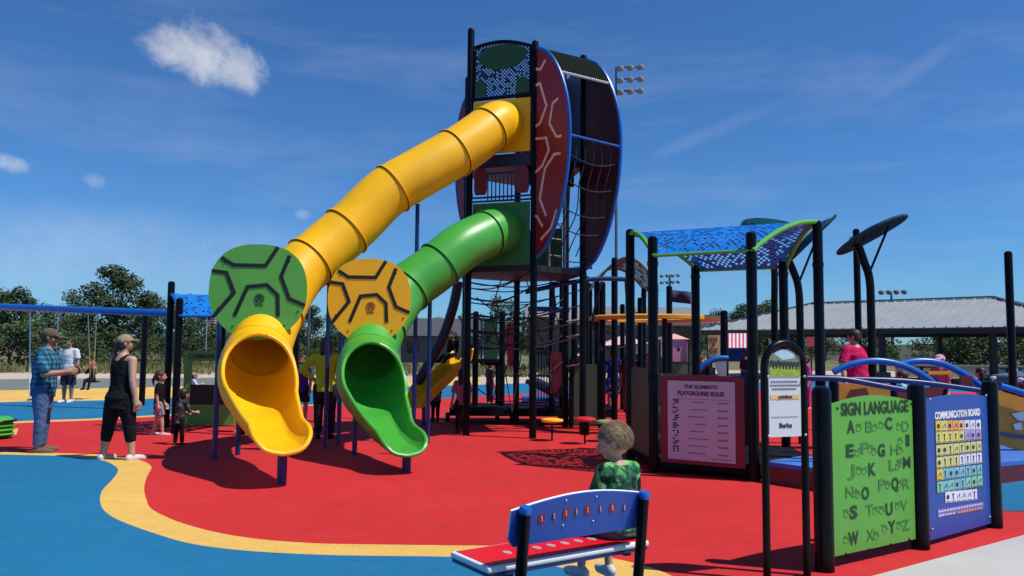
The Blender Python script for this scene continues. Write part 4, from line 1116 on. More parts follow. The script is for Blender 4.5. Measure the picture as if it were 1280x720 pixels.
# ------------------------------------------------------------------ people
def skin_mat(name, c): return mat(name, c, .55, var=.06, scale=14, bump=.05, bscale=80)
SK1 = skin_mat('fair_skin', (.52, .30, .21)); SK2 = skin_mat('tan_skin', (.36, .19, .12))
DARK = mat('dark_eye', (.02, .015, .012), .3); LIP = mat('lip', (.36, .13, .11), .5)
def cloth(name, c, **k): return mat(name, c, .9, spec=.2, bump=.9, bscale=16, bdist=.03, **k)
def plaid(name, c1, c2, c3, sc):
    M = bpy.data.materials.new(name); M.use_nodes = True; nt = M.node_tree; N = nt.nodes; L = nt.links
    b = N['Principled BSDF']; b.inputs['Roughness'].default_value = .9; b.inputs['Specular IOR Level'].default_value = .2
    tc = N.new('ShaderNodeTexCoord'); outs = []
    for ax in ('X', 'Z'):
        wv = N.new('ShaderNodeTexWave'); wv.wave_type = 'BANDS'; wv.bands_direction = ax; wv.inputs['Scale'].default_value = sc; wv.inputs['Distortion'].default_value = 1.2
        wv.inputs['Detail'].default_value = 1; wv.inputs['Detail Scale'].default_value = .6
        L.new(tc.outputs['Object'], wv.inputs['Vector'])
        r = N.new('ShaderNodeValToRGB'); r.color_ramp.elements[0].position = .45; r.color_ramp.elements[1].position = .55
        L.new(wv.outputs['Fac'], r.inputs['Fac']); outs.append(r.outputs['Color'])
    m1 = N.new('ShaderNodeMix'); m1.data_type = 'RGBA'; L.new(outs[0], m1.inputs['Factor']); m1.inputs[6].default_value = (*c1, 1); m1.inputs[7].default_value = (*c2, 1)
    m2 = N.new('ShaderNodeMix'); m2.data_type = 'RGBA'; f = N.new('ShaderNodeMath'); f.operation = 'MULTIPLY'; f.inputs[1].default_value = .6
    L.new(outs[1], f.inputs[0]); L.new(f.outputs[0], m2.inputs['Factor']); L.new(m1.outputs[2], m2.inputs[6]); m2.inputs[7].default_value = (*c3, 1)
    L.new(m2.outputs[2], b.inputs['Base Color']); return M
def blotch(name, cols, sc, rough=.9):
    M = bpy.data.materials.new(name); M.use_nodes = True; nt = M.node_tree; N = nt.nodes; L = nt.links
    b = N['Principled BSDF']; b.inputs['Roughness'].default_value = rough; b.inputs['Specular IOR Level'].default_value = .2
    tc = N.new('ShaderNodeTexCoord'); nb = N.new('ShaderNodeTexNoise'); nb.inputs['Scale'].default_value = 15; L.new(tc.outputs['Object'], nb.inputs['Vector']); bp = N.new('ShaderNodeBump'); bp.inputs['Strength'].default_value = .9; bp.inputs['Distance'].default_value = .03; L.new(nb.outputs['Fac'], bp.inputs['Height']); L.new(bp.outputs['Normal'], b.inputs['Normal'])
    n = N.new('ShaderNodeTexNoise'); n.inputs['Scale'].default_value = sc; n.inputs['Detail'].default_value = 2.5; n.inputs['Distortion'].default_value = .8
    L.new(tc.outputs['Object'], n.inputs['Vector']); r = N.new('ShaderNodeValToRGB'); cr = r.color_ramp
    k = len(cols)
    while len(cr.elements) < k: cr.elements.new(.5)
    for i, c in enumerate(cols): cr.elements[i].position = .30+.40*i/k if i else 0; cr.elements[i].color = (*c, 1)
    cr.interpolation = 'CONSTANT'; L.new(n.outputs['Fac'], r.inputs['Fac']); L.new(r.outputs['Color'], b.inputs['Base Color']); return M

def remeshed(mb, name, mats, parent, voxel, smooth=3, paint=None):
    me = bpy.data.meshes.new('tmp'); me.from_pydata(mb.v, [], mb.f)
    o = bpy.data.objects.new('tmp', me); COL.objects.link(o)
    rm_ = o.modifiers.new('r', 'REMESH'); rm_.mode = 'VOXEL'; rm_.voxel_size = voxel
    sm_ = o.modifiers.new('s', 'SMOOTH'); sm_.iterations = smooth; sm_.factor = .5
    dg = bpy.context.evaluated_depsgraph_get()
    nm = bpy.data.meshes.new_from_object(o.evaluated_get(dg)); bpy.data.objects.remove(o); bpy.data.meshes.remove(me)
    nm.name = name; nm.materials.clear()
    for q in (mats if isinstance(mats, (list, tuple)) else [mats]): nm.materials.append(q)
    nm.polygons.foreach_set('use_smooth', [True]*len(nm.polygons))
    if paint:
        for p in nm.polygons: p.material_index = paint(p.center)
    else:
        nm.polygons.foreach_set('material_index', [0]*len(nm.polygons))
    r = bpy.data.objects.new(name, nm); COL.objects.link(r); r.parent = parent
    return r
def caps(mb, pts, rs, seg=12):
    pts = [V(p) for p in pts]
    for i in range(len(pts)-1):
        mb.tube([pts[i], pts[i+1]], [rs[i], rs[i+1]], seg)
    for p, r in zip(pts, rs): mb.ball(p, r, None, seg, 8)
def loft(mb, rings, seg=22):
    "rings: (centre, rx, ry) with axes local x,y"
    vs = []; fs = []
    for c, rx, ry, X, Y in rings:
        for k in range(seg):
            f = 2*math.pi*k/seg; vs.append(c+X*rx*math.cos(f)+Y*ry*math.sin(f))
    n = len(rings)
    for i in range(n-1):
        for k in range(seg): fs.append([i*seg+k, i*seg+(k+1) % seg, (i+1)*seg+(k+1) % seg, (i+1)*seg+k])
    fs.append(list(range(seg))[::-1]); fs.append([(n-1)*seg+k for k in range(seg)])
    mb.add(vs, fs)

def person(label, pos, rz, H, hr=.133, fat=1.0, hips=1.0, arms=None, legs=None, lean=0.0, head=(0, 0), skin=SK1, shirt=None, sleeve=.55, hem=.03, pants=None, plen=1.93,
           shoes=None, cap=None, hair=None, hstyle='short', group=None, voxel=None, sit=None, cat='person', extra=None, crew=True):
    t = thing('person', label, cat, (pos[0], pos[1], pos[2] if len(pos) > 2 else 0), rz, group)
    vx = voxel or max(.008, H*.0065)
    k = (1-hr)/.867; f = fat
    hipz, kz, az = .50*k*H, .275*k*H, .045*k*H
    th, shn = hipz-kz, kz-az
    LD = legs or [((-.03, 0, -1), (0, 0, -1)), ((.03, 0, -1), (0, 0, -1))]
    feet = []; hw = .052*H*k*(.6+.4*hips)
    base = 0.0
    def legpts(i, oz):
        s_ = (-1, 1)[i]; d1_, d2_ = V(LD[i][0]).normalized(), V(LD[i][1]).normalized()
        h = V((s_*hw, 0, oz)); kn = h+d1_*th; an = kn+d2_*shn; return h, kn, an
    if sit is not None: oz = sit
    else: oz = -min(legpts(i, 0)[2].z for i in (0, 1))+az
    Lg = [legpts(i, oz) for i in (0, 1)]
    # torso axes
    ca, sa = math.cos(lean), math.sin(lean); tu = V((0, sa, ca)); ty = V((0, ca, -sa)); tx = V((1, 0, 0)); org = V((0, 0, oz))
    def T(z, y=0, x=0): return org+tu*((z-.50)*k*H)+ty*(y*H)+tx*(x*H)
    kid = hr > .15
    sw = (.098 if kid else .105)*k*H*(.55+.45*f)+.0*H
    prof = [(.455, .080*hips, .066*hips), (.50, .090*hips, .072*hips), (.545, .086*(hips+f)/2, .068*f), (.60, .078*f, .062*f), (.68, .085*f, .066*f), (.74, .094*(.4+.6*f), .066*f), (.79, .094*(.5+.5*f), .056), (.82, .066, .046), (.845, .036, .036)]
    def rings(g, z0=0, z1=2, gz=0):
        return [(T(z), rx*k*H+g, ry*k*H+g, tx, ty) for z, rx, ry in prof if z0 <= z <= z1]
    B = MB(); loft(B, rings(0))
    AD = arms or [((-.14, .02, -1), (-.04, .18, -1)), ((.14, .02, -1), (.04, .18, -1))]
    A = []
    for i in (0, 1):
        s_ = (-1, 1)[i]; sh_ = T(.795)+tx*s_*sw; d1_, d2_ = V(AD[i][0]).normalized(), V(AD[i][1]).normalized()
        el = sh_+d1_*.170*k*H; wr = el+d2_*.145*k*H; A.append((sh_, el, wr, d2_))
        ar = (.030 if not kid else .028)*k*H*(.5+.5*f)
        caps(B, [sh_, sh_.lerp(el, .5), el, el.lerp(wr, .35), wr], [ar*1.12, ar, ar*.80, ar*.82, ar*.56])
        caps(B, [T(.80)+tx*s_*sw*.3, sh_], [ar*1.2, ar*1.1])
        # hand: palm, four curled fingers, thumb
        hd_ = d2_; ins = V((-s_, .25, 0)); ins = (ins-hd_*ins.dot(hd_)).normalized(); fw_ = hd_.cross(ins).normalized()*s_
        if fw_.y < 0 and abs(hd_.z) > .5: fw_ = -fw_
        q = .105*k*H*(1.0 if not kid else 1.05)
        for j in range(3): B.ball(wr+hd_*q*(.12+.16*j), (q*.16, q*.16, q*.16), None, 8, 6); 
        B.tube([wr-hd_*q*.1, wr+hd_*q*.45], [q*.20, q*.24], 10)
        for j, ln in enumerate((.44, .50, .47, .36)):
            a = wr+hd_*q*.46+fw_*q*(.20-.135*j); b_ = a+hd_*q*ln*.55+ins*q*.05; c = b_+hd_*q*ln*.40+ins*q*.18
            caps(B, [a, b_, c], [q*.085, q*.075, q*.06], 8)
        a = wr+hd_*q*.15+fw_*q*.20; caps(B, [a, a+hd_*q*.26+fw_*q*.16, a+hd_*q*.48+fw_*q*.18+ins*q*.1], [q*.095, q*.085, q*.065], 8)
    for i in (0, 1):
        h, kn, an = Lg[i]; lr = .052*k*H*(.45+.55*hips)
        caps(B, [h, h.lerp(kn, .45), kn, kn.lerp(an, .32), kn.lerp(an, .72), an], [lr*1.1, lr*.98, lr*.66, lr*.68, lr*.48, lr*.42])
        sd = (an-kn).normalized(); fl = .105*H*k
        fd = V((.12*(-1, 1)[i], 1, -.0)).normalized()
        caps(B, [an-fd*.02*H+V((0, 0, -.018*H)), an+fd*fl*.55+V((0, 0, -.024*H)), an+fd*fl+V((0, 0, -.028*H))], [.023*H*k, .021*H*k, .016*H*k], 10)
    # head
    yaw, pit = head; hH = hr*H; hc = T(.845)+tu*(hH*.5+(.002 if kid else .016)*H)+ty*.010*H
    hm_ = Matrix.Rotation(yaw, 3, 'Z') @ Matrix.Rotation(pit, 3, 'X')
    def HP(x, y, z): return hc+hm_ @ V((x*hH, y*hH, z*hH))
    caps(B, [T(.815), hc-V((0, 0, hH*.22))], [.034*k*H, .030*k*H+.004*hH])
    B.ball(HP(0, -.03, .06), (.37*hH, .45*hH, .44*hH), hm_, 22, 16)
    B.ball(HP(0, .09, -.17), (.29*hH, .33*hH, .30*hH), hm_, 18, 12)
    B.ball(HP(0, .22, -.34), (.15*hH, .14*hH, .11*hH), hm_, 12, 8)
    caps(B, [HP(0, .41, .02), HP(0, .485, -.12)], [.035*hH, .062*hH], 10)
    for s_ in (-1, 1):
        B.ball(HP(s_*.375, -.02, -.03), (.045*hH, .085*hH, .125*hH), hm_, 10, 8)
        B.ball(HP(s_*.15, .365, .07), (.09*hH, .05*hH, .03*hH), hm_, 8, 6)
        B.ball(HP(s_*.19, .27, -.13), (.11*hH, .10*hH, .10*hH), hm_, 8, 6)
    B.ball(HP(0, .40, -.24), (.12*hH, .05*hH, .04*hH), hm_, 10, 6)
    eyes = [HP(-.15, .40, .0), HP(.15, .40, .0)]; mo = HP(0, .44, -.24)
    def paint(c):
        if min((c-e).length for e in eyes) < .062*hH: return 1
        d = hm_.transposed() @ (c-mo)
        if abs(d.x) < .12*hH and abs(d.z) < .035*hH and d.y > -.09*hH: return 2
        return 0
    body = remeshed(B, 'body', [skin, DARK, LIP], t, vx, 3, paint)
    if hair:
        rnd = random.Random(int(pos[0]*100)); Hm = MB(); ol_ = MB()
        ol_.ball(HP(0, -.065, .105), (.405*hH, .465*hH, .455*hH), hm_, 26, 18)
        ol_.ball(HP(0, -.17, -.10), (.36*hH, .33*hH, .34*hH), hm_, 20, 14)
        if hstyle in ('long', 'pony'):
            if hstyle == 'long':
                for s_ in (-1, 0, 1): caps(ol_, [HP(s_*.24, -.22, -.05), HP(s_*.26, -.33, -.55), HP(s_*.22, -.36, -1.05)], [.24*hH, .20*hH, .10*hH])
            else:
                ol_.ball(HP(0, -.50, -.02), .14*hH, None, 10, 8); caps(ol_, [HP(0, -.50, -.02), HP(0, -.62, -.35), HP(0, -.56, -.85)], [.12*hH, .14*hH, .05*hH])
        remeshed(ol_, 'hair', hair, t, max(.007, hH*.05), 1)
    if cap:
        C = MB(); C.ball(HP(0, -.04, .17), (.425*hH, .485*hH, .40*hH), hm_, 24, 16)
        rows_ = []
        for j in range(9):
            a = math.pi*(.18+.64*j/8); rows_.append((HP(.40*math.cos(a), .10+.38*math.sin(a), .13), HP(.36*math.cos(a), .34+.50*math.sin(a), .07)))
        vs = [p for ab in rows_ for p in ab]+[p+V((0, 0, .05*hH)) for ab in rows_ for p in ab]; o18 = 18
        fs = []
        for j in range(8):
            fs += [[2*j, 2*j+1, 2*j+3, 2*j+2], [o18+2*j, o18+2*j+2, o18+2*j+3, o18+2*j+1], [2*j+1, o18+2*j+1, o18+2*j+3, 2*j+3], [2*j, 2*j+2, o18+2*j+2, o18+2*j]]
        fs += [[0, o18, o18+1, 1], [16, 17, o18+17, o18+16]]
        C.add(vs, fs)
        remeshed(C, 'cap', cap, t, max(.007, hH*.045), 1)
    if shirt:
        g = .013*H/1.7*1.2; Sm = MB(); z0 = .50-hem
        rr = [(T(z0), .088*hips*k*H+g, .070*hips*k*H+g, tx, ty)]+rings(g, z0+.02, .83 if crew else .80)
        loft(Sm, rr)
        if sleeve > 0:
            for i in (0, 1):
                sh_, el, wr, d2_ = A[i]; ar = .030*k*H*(.5+.5*f)
                if sleeve <= 1: e = sh_.lerp(el, sleeve); caps(Sm, [T(.80)+tx*(-1, 1)[i]*sw*.4, sh_], [ar*1.35+g*.4, ar*1.25+g*.5]); Sm.tube([sh_, e], [ar*1.25+g*.5, ar*1.25+g*.8], 14)
                else:
                    e = el.lerp(wr, sleeve-1); caps(Sm, [T(.80)+tx*(-1, 1)[i]*sw*.4, sh_, el], [ar*1.35+g*.4, ar*1.25+g*.5, ar*.95+g*.7]); Sm.tube([el, e], [ar*.95+g*.7, ar*.75+g*.7], 14)
        if not crew:
            for s_ in (-1, 1): caps(Sm, [T(.77, -.052, s_*.036), T(.80, -.05, s_*.046), T(.828, -.01, s_*.060), T(.80, .045, s_*.056), T(.77, .052, s_*.05)], [.022*H, .017*H, .016*H, .017*H, .02*H], 8)
        remeshed(Sm, 'shirt', shirt, t, vx*1.1, 2)
    if pants:
        g = .010*H/1.7*1.2; Pm = MB()
        loft(Pm, rings(g*.8, .44, .56))
        for i in (0, 1):
            h, kn, an = Lg[i]; lr = .052*k*H*(.45+.55*hips); lo = 1.0 if plen > 1.3 else 1.15
            if plen <= 1: 
                e = h.lerp(kn, plen); Pm.ball(h, lr*1.1+g, None, 14, 9); Pm.tube([h, e], [lr*1.1+g, lr*.98+g*1.8], 16)
            else:
                caps(Pm, [h, h.lerp(kn, .45), kn], [lr*1.1+g, lr*.98+g, lr*.68+g*lo]); Pm.tube([kn, kn.lerp(an, .4*(plen-1)), kn.lerp(an, plen-1)], [lr*.68+g*lo, lr*.68+g*lo*.9, lr*.50+g*lo*(1.2 if plen > 1.7 else 1.0)], 16)
        remeshed(Pm, 'trousers' if plen > 1.2 else 'shorts', pants, t, vx*1.1, 2)
    if shoes:
        for i in (0, 1):
            h, kn, an = Lg[i]; Sh = MB(); fd = V((.12*(-1, 1)[i], 1, 0)).normalized(); fl = .108*H*k; r = .027*H*k
            caps(Sh, [an-fd*.026*H+V((0, 0, -.020*H)), an+fd*fl*.5+V((0, 0, -.024*H)), an+fd*fl*1.02+V((0, 0, -.028*H))], [r*1.02, r*1.0, r*.78], 12)
            caps(Sh, [an, an-fd*.012*H+V((0, 0, -.01*H))], [r*.92, r], 10)
            Sh.tube([an-fd*.03*H+V((0, 0, -.043*H*k)), an+fd*fl*1.05+V((0, 0, -.043*H*k))], [r*.7, r*.6], 10)
            remeshed(Sh, 'shoe', shoes, t, vx, 1)
    return t, dict(T=T, HP=HP, hH=hH, hm=hm_, A=A, hc=hc)

def gxy(px, py): q = G(px, py); return (q.x, q.y)
JEANS = cloth('faded_denim', S(75, 100, 140), var=.2, scale=5); BLKC = cloth('black_cloth', (.008, .008, .010)); WSHOE = mat('white_trainer', (.62, .60, .62), .6)
KHA = cloth('khaki_cap', S(150, 135, 105)); BRH = mat('brown_hair', (.045, .022, .012), .6, var=.4, scale=60); DKH = mat('dark_hair', (.012, .008, .007), .55, var=.3, scale=60)
TANSH = mat('brown_shoe', (.14, .09, .06), .7); WCL = cloth('white_cotton', (.68, .70, .72)); NAVYC = cloth('navy_cloth', (.012, .014, .035)); GREYC = cloth('charcoal_cloth', (.035, .033, .04))
HP_ = R
# man in plaid shirt
person('man in a blue plaid shirt, jeans and tan cap standing with hands together', gxy(50, 566), R(-78), 1.78, fat=1.28, hips=1.12,
       arms=[((-.25, .22, -1), (.45, 1, .12)), ((.25, .22, -1), (-.45, 1, .12))], legs=[((-.06, -.02, -1), (0, -.03, -1)), ((.08, .06, -1), (.02, -.04, -1))], lean=R(3), head=(0, R(-8)),
       skin=SK2, shirt=plaid('teal_plaid', (.02, .09, .16), (.06, .26, .38), (.008, .02, .06), 4.6), sleeve=.95, hem=.05, pants=JEANS, shoes=TANSH, cap=mat('olive_brown_cap', S(95, 80, 60), .9), hair=BRH)
# woman walking
person('woman in a black tank top, black capri leggings, white trainers and cap', gxy(147, 576), R(-26), 1.70, fat=1.05, hips=1.34,
       arms=[((-.25, .25, -1), (-.1, .9, -.6)), ((.20, -.12, -1), (.12, .16, -1))], legs=[((-.16, -.10, -1), (-.08, -.10, -1)), ((.12, .12, -1), (.10, .06, -1))], lean=R(2), head=(R(-38), R(8)),
       skin=SK1, shirt=BLKC, sleeve=0, hem=.09, pants=BLKC, plen=1.55, shoes=WSHOE, cap=KHA, hair=BRH, hstyle='pony', crew=False)
# far man in white tee
person('man in a white tee and dark shorts standing on the tan band', gxy(84, 503.5), R(175), 1.72, fat=1.1, shirt=WCL, sleeve=.7, hem=.05, pants=GREYC, plen=1.0, shoes=WSHOE, hair=DKH, skin=SK2,
       arms=[((-.2, .0, -1), (-.1, .3, -1)), ((.2, 0, -1), (.1, .3, -1))])
# child on the swing
q = P(115, 477, 23.0)
person('small child in dark clothes with a pink cap sitting on the far swing', (q.x, q.y, 0), R(175), 1.02, .18, sit=q.z+.07, legs=[((-.1, 1, -.1), (0, .25, -1)), ((.1, 1, -.1), (0, .25, -1))],
       arms=[((-.3, .3, -.6), (-.05, .3, 1)), ((.3, .3, -.6), (.05, .3, 1))], shirt=GREYC, sleeve=.9, pants=NAVYC, shoes=BLKC, hair=BRH, cap=cloth('rose_cap', (.45, .10, .16)))
# girl in dark tee
person('young girl in a black tee and checked shorts beside the black station posts', gxy(197, 544.5), R(-70), 1.14, .172, shirt=BLKC, sleeve=.75, hem=.08, pants=plaid('check_shorts', (.25, .25, .35), (.06, .06, .14), (.40, .30, .34), 9), plen=.8,
       shoes=mat('pink_white_shoe', (.6, .45, .45), .6), hair=BRH, hstyle='pony', head=(R(-12), 0), legs=[((-.05, -.12, -1), (0, -.2, -1)), ((.04, .22, -1), (.02, .1, -1))],
       arms=[((-.15, .1, -1), (0, .5, -1)), ((.12, -.15, -1), (.05, .15, -1))])
# toddler
person('toddler in a grey print vest and black trousers leaning toward the green play panel', gxy(223, 557), R(-32), .90, .20, fat=1.15, shirt=blotch('grey_print_cloth', [(.03, .03, .035), (.06, .06, .065), (.22, .21, .22)], 14), sleeve=1.3, hem=.10, pants=BLKC, shoes=BLKC, hair=DKH,
       lean=R(9), legs=[((-.05, -.05, -1), (0, -.1, -1)), ((.02, .10, -1), (0, .05, -1))], arms=[((-.2, .4, -1), (0, 1, -.3)), ((.2, .4, -1), (0, 1, -.2))])
# child seen through the panel window
person('child in a white shirt and sun cap seen through the green panel window', gxy(241, 507), R(-60), .86, .19, shirt=WCL, sleeve=.9, pants=NAVYC, plen=.8, shoes=WSHOE, hair=BRH, cap=KHA, arms=[((-.2, .5, -.9), (0, 1, .2)), ((.2, .5, -.9), (0, 1, .2))])
# hi-vis
person('adult in a lime jacket and navy trousers, hands on hips, behind the green slide', gxy(405, 549), R(8), 1.72, shirt=cloth('lime_yellow_cloth', (.40, .66, .03)), sleeve=1.9, hem=.04, pants=cloth('dark_navy_trousers', (.015, .018, .03)), shoes=BLKC, hair=BRH, hstyle='long',
       arms=[((-.75, -.25, -.8), (.62, .30, -.55)), ((.75, -.25, -.8), (-.62, .30, -.55))], fat=1.05, hips=1.1)
person('kid in a purple jersey and dark shorts between the two slide mouths', gxy(377, 527), R(170), 1.38, .15, shirt=cloth('purple_jersey', (.05, .035, .22)), sleeve=.8, hem=.06, pants=NAVYC, plen=.9, shoes=WSHOE, hair=BRH, skin=SK2)
person('child in navy shirt walking behind the yellow slide chute', gxy(297, 541), R(-75), 1.02, .175, shirt=NAVYC, sleeve=.8, pants=NAVYC, plen=1.0, shoes=WSHOE, hair=BRH)
# girl in pink by the yellow slide
person('girl in a dusty pink shirt and black trousers with long dark hair', gxy(577, 543), R(18), 1.20, .165, shirt=cloth('dusty_pink_cloth', (.30, .12, .17)), sleeve=.9, hem=.04, pants=BLKC, shoes=BLKC, hair=DKH, hstyle='long', skin=SK2,
       arms=[((-.25, .05, -1), (-.12, .1, -1)), ((.2, .1, -1), (.05, .4, -1))])
person('small child in a grey violet top left of the girl in pink', gxy(544, 528), R(30), .98, .18, shirt=cloth('grey_violet_cloth', (.11, .09, .15)), sleeve=.9, hem=.04, pants=NAVYC, shoes=BLKC, hair=DKH, hstyle='short', skin=SK2)
person('dark haired child in black at the top of the small yellow slide', (a_ := P(566, 460, 17.0)).to_tuple()[:2]+(1.28,), R(150), 1.0, .175, shirt=BLKC, sleeve=1.6, pants=BLKC, shoes=BLKC, hair=DKH, hstyle='long', skin=SK2,
       sit=.12, legs=[((-.1, 1, -.05), (0, 1, -.5)), ((.1, 1, -.05), (0, 1, -.5))])
# blue shirt and maroon shirt people right of the tower
person('person in a royal blue tee and patterned blue shorts seen between black posts', gxy(766, 514), R(10), 1.55, .14, fat=1.05, shirt=cloth('royal_blue_cloth', (.025, .045, .33)), sleeve=.9, hem=.05, pants=blotch('blue_print_cloth', [(.02, .03, .2), (.05, .08, .35), (.4, .4, .5)], 12), plen=1.0, shoes=WSHOE, hair=DKH, skin=SK2)
person('person in a maroon top standing beside the royal blue tee', gxy(786, 516), R(-30), 1.50, .14, shirt=cloth('maroon_cloth', (.13, .02, .03)), sleeve=.9, hem=.05, pants=cloth('rust_cloth', (.16, .05, .045)), plen=1.9, shoes=BLKC, hair=DKH, hstyle='long', skin=SK2)
person('person in a dark red shirt between the olive panel and the shelter post', gxy(803, 512), R(170), 1.62, shirt=cloth('dark_red_cloth', (.12, .015, .02)), sleeve=.8, pants=BLKC, shoes=BLKC, hair=DKH, skin=SK2)
person('person in a black tee standing behind the posts, left of the royal blue tee', gxy(722, 508), R(40), 1.66, shirt=BLKC, sleeve=.8, pants=JEANS, shoes=WSHOE, hair=BRH)
person('child in a grey top by the rope net under the tower', gxy(612, 506), R(-50), 1.2, .16, shirt=GREYC, sleeve=.9, pants=NAVYC, shoes=WSHOE, hair=BRH)
# ramp people
q = P(1072, 440, 12.6)
person('woman in a crimson pink tee holding the blue ramp rail', (q.x, q.y, .26), R(20), 1.64, fat=1.2, hips=1.15, shirt=cloth('crimson_pink_cloth', (.62, .012, .10)), sleeve=.8, hem=.08, pants=BLKC, shoes=WSHOE, hair=BRH, lean=R(4),
       arms=[((-.45, -.1, -1), (-.12, -.35, -.8)), ((.18, .05, -1), (.05, .3, -1))], head=(R(30), R(-12)))
q = P(1128, 470, 12.2)
person('small child in a pale blue shirt behind the front blue rail', (q.x, q.y, .26), R(60), 1.02, .18, shirt=cloth('pale_blue_cloth', (.30, .48, .60)), sleeve=.8, pants=NAVYC, shoes=WSHOE, hair=BRH)
q = P(1175, 450, 14.5)
person('child in a pink patterned sun hat behind the rear blue rail', (q.x, q.y, .2), R(120), 1.32, .155, shirt=cloth('rose_cloth', (.5, .12, .22)), sleeve=.8, pants=NAVYC, shoes=WSHOE, hair=BRH, cap=blotch('pink_print_cap', [(.6, .12, .25), (.7, .35, .45), (.75, .65, .68)], 30))
q = P(1226, 470, 14.2)
person('dark haired child in black near the end of the blue rail', (q.x, q.y, .2), R(40), 1.10, .17, shirt=BLKC, sleeve=.9, pants=BLKC, shoes=BLKC, hair=DKH, hstyle='long')
person('person in a magenta top standing far behind the information sign', gxy(1009, 512), R(90), 1.42, .145, shirt=cloth('magenta_cloth', (.55, .04, .28)), sleeve=.9, pants=cloth('magenta_bottom', (.35, .03, .2)), shoes=WSHOE, hair=DKH)
person('person in dark clothes standing behind the arched blue tube', gxy(878, 508), R(150), 1.5, .14, shirt=BLKC, sleeve=1.5, pants=BLKC, shoes=BLKC, hair=DKH, skin=SK2)
person('person in a navy cap and navy shirt below the striped awning', gxy(934, 505), R(-60), 1.58, .137, shirt=NAVYC, sleeve=.9, pants=GREYC, shoes=WSHOE, hair=DKH, cap=NAVYC)
person('person in a white shirt far off by the parked grey car', gxy(1268, 497), R(90), 1.25, .15, shirt=WCL, sleeve=.8, pants=JEANS, shoes=WSHOE, hair=BRH)

# ------------------------------------------------------------------ boy on the bench
CAMO = blotch('green_camouflage_cloth', [(.006, .014, .012), (.014, .06, .04), (.03, .14, .06), (.10, .36, .09), (.22, .55, .16)], 13)
bp_ = BP(1.06, .13, 0)
BLOND = mat('blond_hair', (.22, .13, .062), .5, var=.55, scale=45, col2=(.42, .28, .15))
tb_, inf = person('boy with short blond hair in a green camouflage tee sitting on the bench', (bp_.x, bp_.y, 0), math.atan2(-nf.x, nf.y), 1.21, .186, sit=SZ+.064, fat=1.08, voxel=.0055,
    legs=[((-.10, 1, -.12), (-.05, .12, -1)), ((.10, 1, -.15), (.05, -.02, -1))], arms=[((-.2, .25, -1), (.1, 1, -.35)), ((.2, .2, -1), (-.1, 1, -.4))], lean=R(8), head=(R(42), R(-10)),
    shirt=CAMO, sleeve=.8, hem=.02, pants=cloth('grey_shorts', (.10, .11, .13)), plen=.92, shoes=mat('white_grey_shoe', (.5, .5, .52), .6))
# hair: short cap of strands rooted over the scalp
Hc = MB(); HPb = inf['HP']; hH = inf['hH']; hm_ = inf['hm']; rnd = random.Random(4)
Hc.ball(HPb(0, -.05, .085), (.380*hH, .458*hH, .445*hH), hm_, 28, 18); Hc.ball(HPb(0, -.17, .0), (.33*hH, .31*hH, .28*hH), hm_, 22, 14)
hr_ = remeshed(Hc, 'hair', BLOND, tb_, .006, 1)
st = MB(); cnt = 0
while cnt < 7000:
    d = V((rnd.gauss(0, 1), rnd.gauss(0, 1), rnd.gauss(.25, 1))).normalized()
    if d.z < -.50 or (d.y > .35 and d.z < .30) or (d.y > -.12 and d.z < .0): continue
    cnt += 1
    rt = V((d.x*.380, -.05+d.y*.458, .085+d.z*.445))
    flow = V((-.25+.5*rnd.random(), .75-d.y*.3, -.35-.35*(1-d.z))) ; flow = (flow-d*flow.dot(d)).normalized()
    ln = rnd.uniform(.09, .20); w_ = .0042
    sdv = d.cross(flow).normalized(); tilt = rnd.uniform(.02, .30) if rnd.random() < .85 else .5
    p0 = rt-d*.01; p1 = rt+flow*ln*.5+d*ln*tilt*.6; p2 = rt+flow*ln+d*ln*tilt*.55
    q = [p0-sdv*w_, p0+sdv*w_, p1-sdv*w_*.8, p1+sdv*w_*.8, p2]
    st.add([HPb(*x) for x in q], [[0, 1, 3, 2], [2, 3, 4]])
so2 = st.build('hair_strands', BLOND, None, fix=False); so2.parent = hr_
# ------------------------------------------------------------------ buildings and far things
FASC = mat('dark_bronze_fascia', (.018, .014, .013), .5); ROOFM = mat('grey_standing_seam', (.36, .38, .38), .5, var=.06, metal=.1, scale=.8)
e_ = V((.7071, -.7071, 0)); i_ = V((.7071, .7071, 0)); A0 = V((11.0, 48, 0)); LEN = 19.6; DEP = 10.0; ZE, ZR = 2.72, 4.36
pv = thing('picnic_pavilion', 'open pavilion with a grey standing seam hip roof on dark posts', 'pavilion', A0+e_*LEN/2+i_*DEP/2)
def PV(s, d, z): return A0+e_*s+i_*d+Z*z
rA, rB = PV(5, 5, ZR), PV(LEN-5, 5, ZR); cs = [PV(0, 0, ZE), PV(LEN, 0, ZE), PV(LEN, DEP, ZE), PV(0, DEP, ZE)]
b = MB(); b.add(cs+[rA, rB], [[0, 1, 5, 4], [1, 2, 5], [2, 3, 4, 5], [3, 0, 4]]); sb = b
for k in range(1, 43):
    s = k*.493
    lo = PV(s, -.02, ZE+.03); dd_ = min(s, LEN-s, 5); hi = PV(s, dd_, ZE+.03+(ZR-ZE)*dd_/5)
    sb.bar(lo, hi, .05, .06)
for k in range(1, 20):
    d = k*.5; dd_ = min(d, DEP-d); sb.bar(PV(LEN+.02, d, ZE+.03), PV(LEN-dd_, d, ZE+.03+(ZR-ZE)*dd_/5), .05, .06); sb.bar(PV(-.02, d, ZE+.03), PV(dd_, d, ZE+.03+(ZR-ZE)*dd_/5), .05, .06)
ro = sb.build('roof', ROOFM, pv)
rc = MB(); rc.bar(rA+Z*.06, rB+Z*.06, .22, .08)
for a, c in ((cs[0], rA), (cs[1], rB), (cs[2], rB), (cs[3], rA)): rc.bar(a+Z*.06, c+Z*.06, .16, .08)
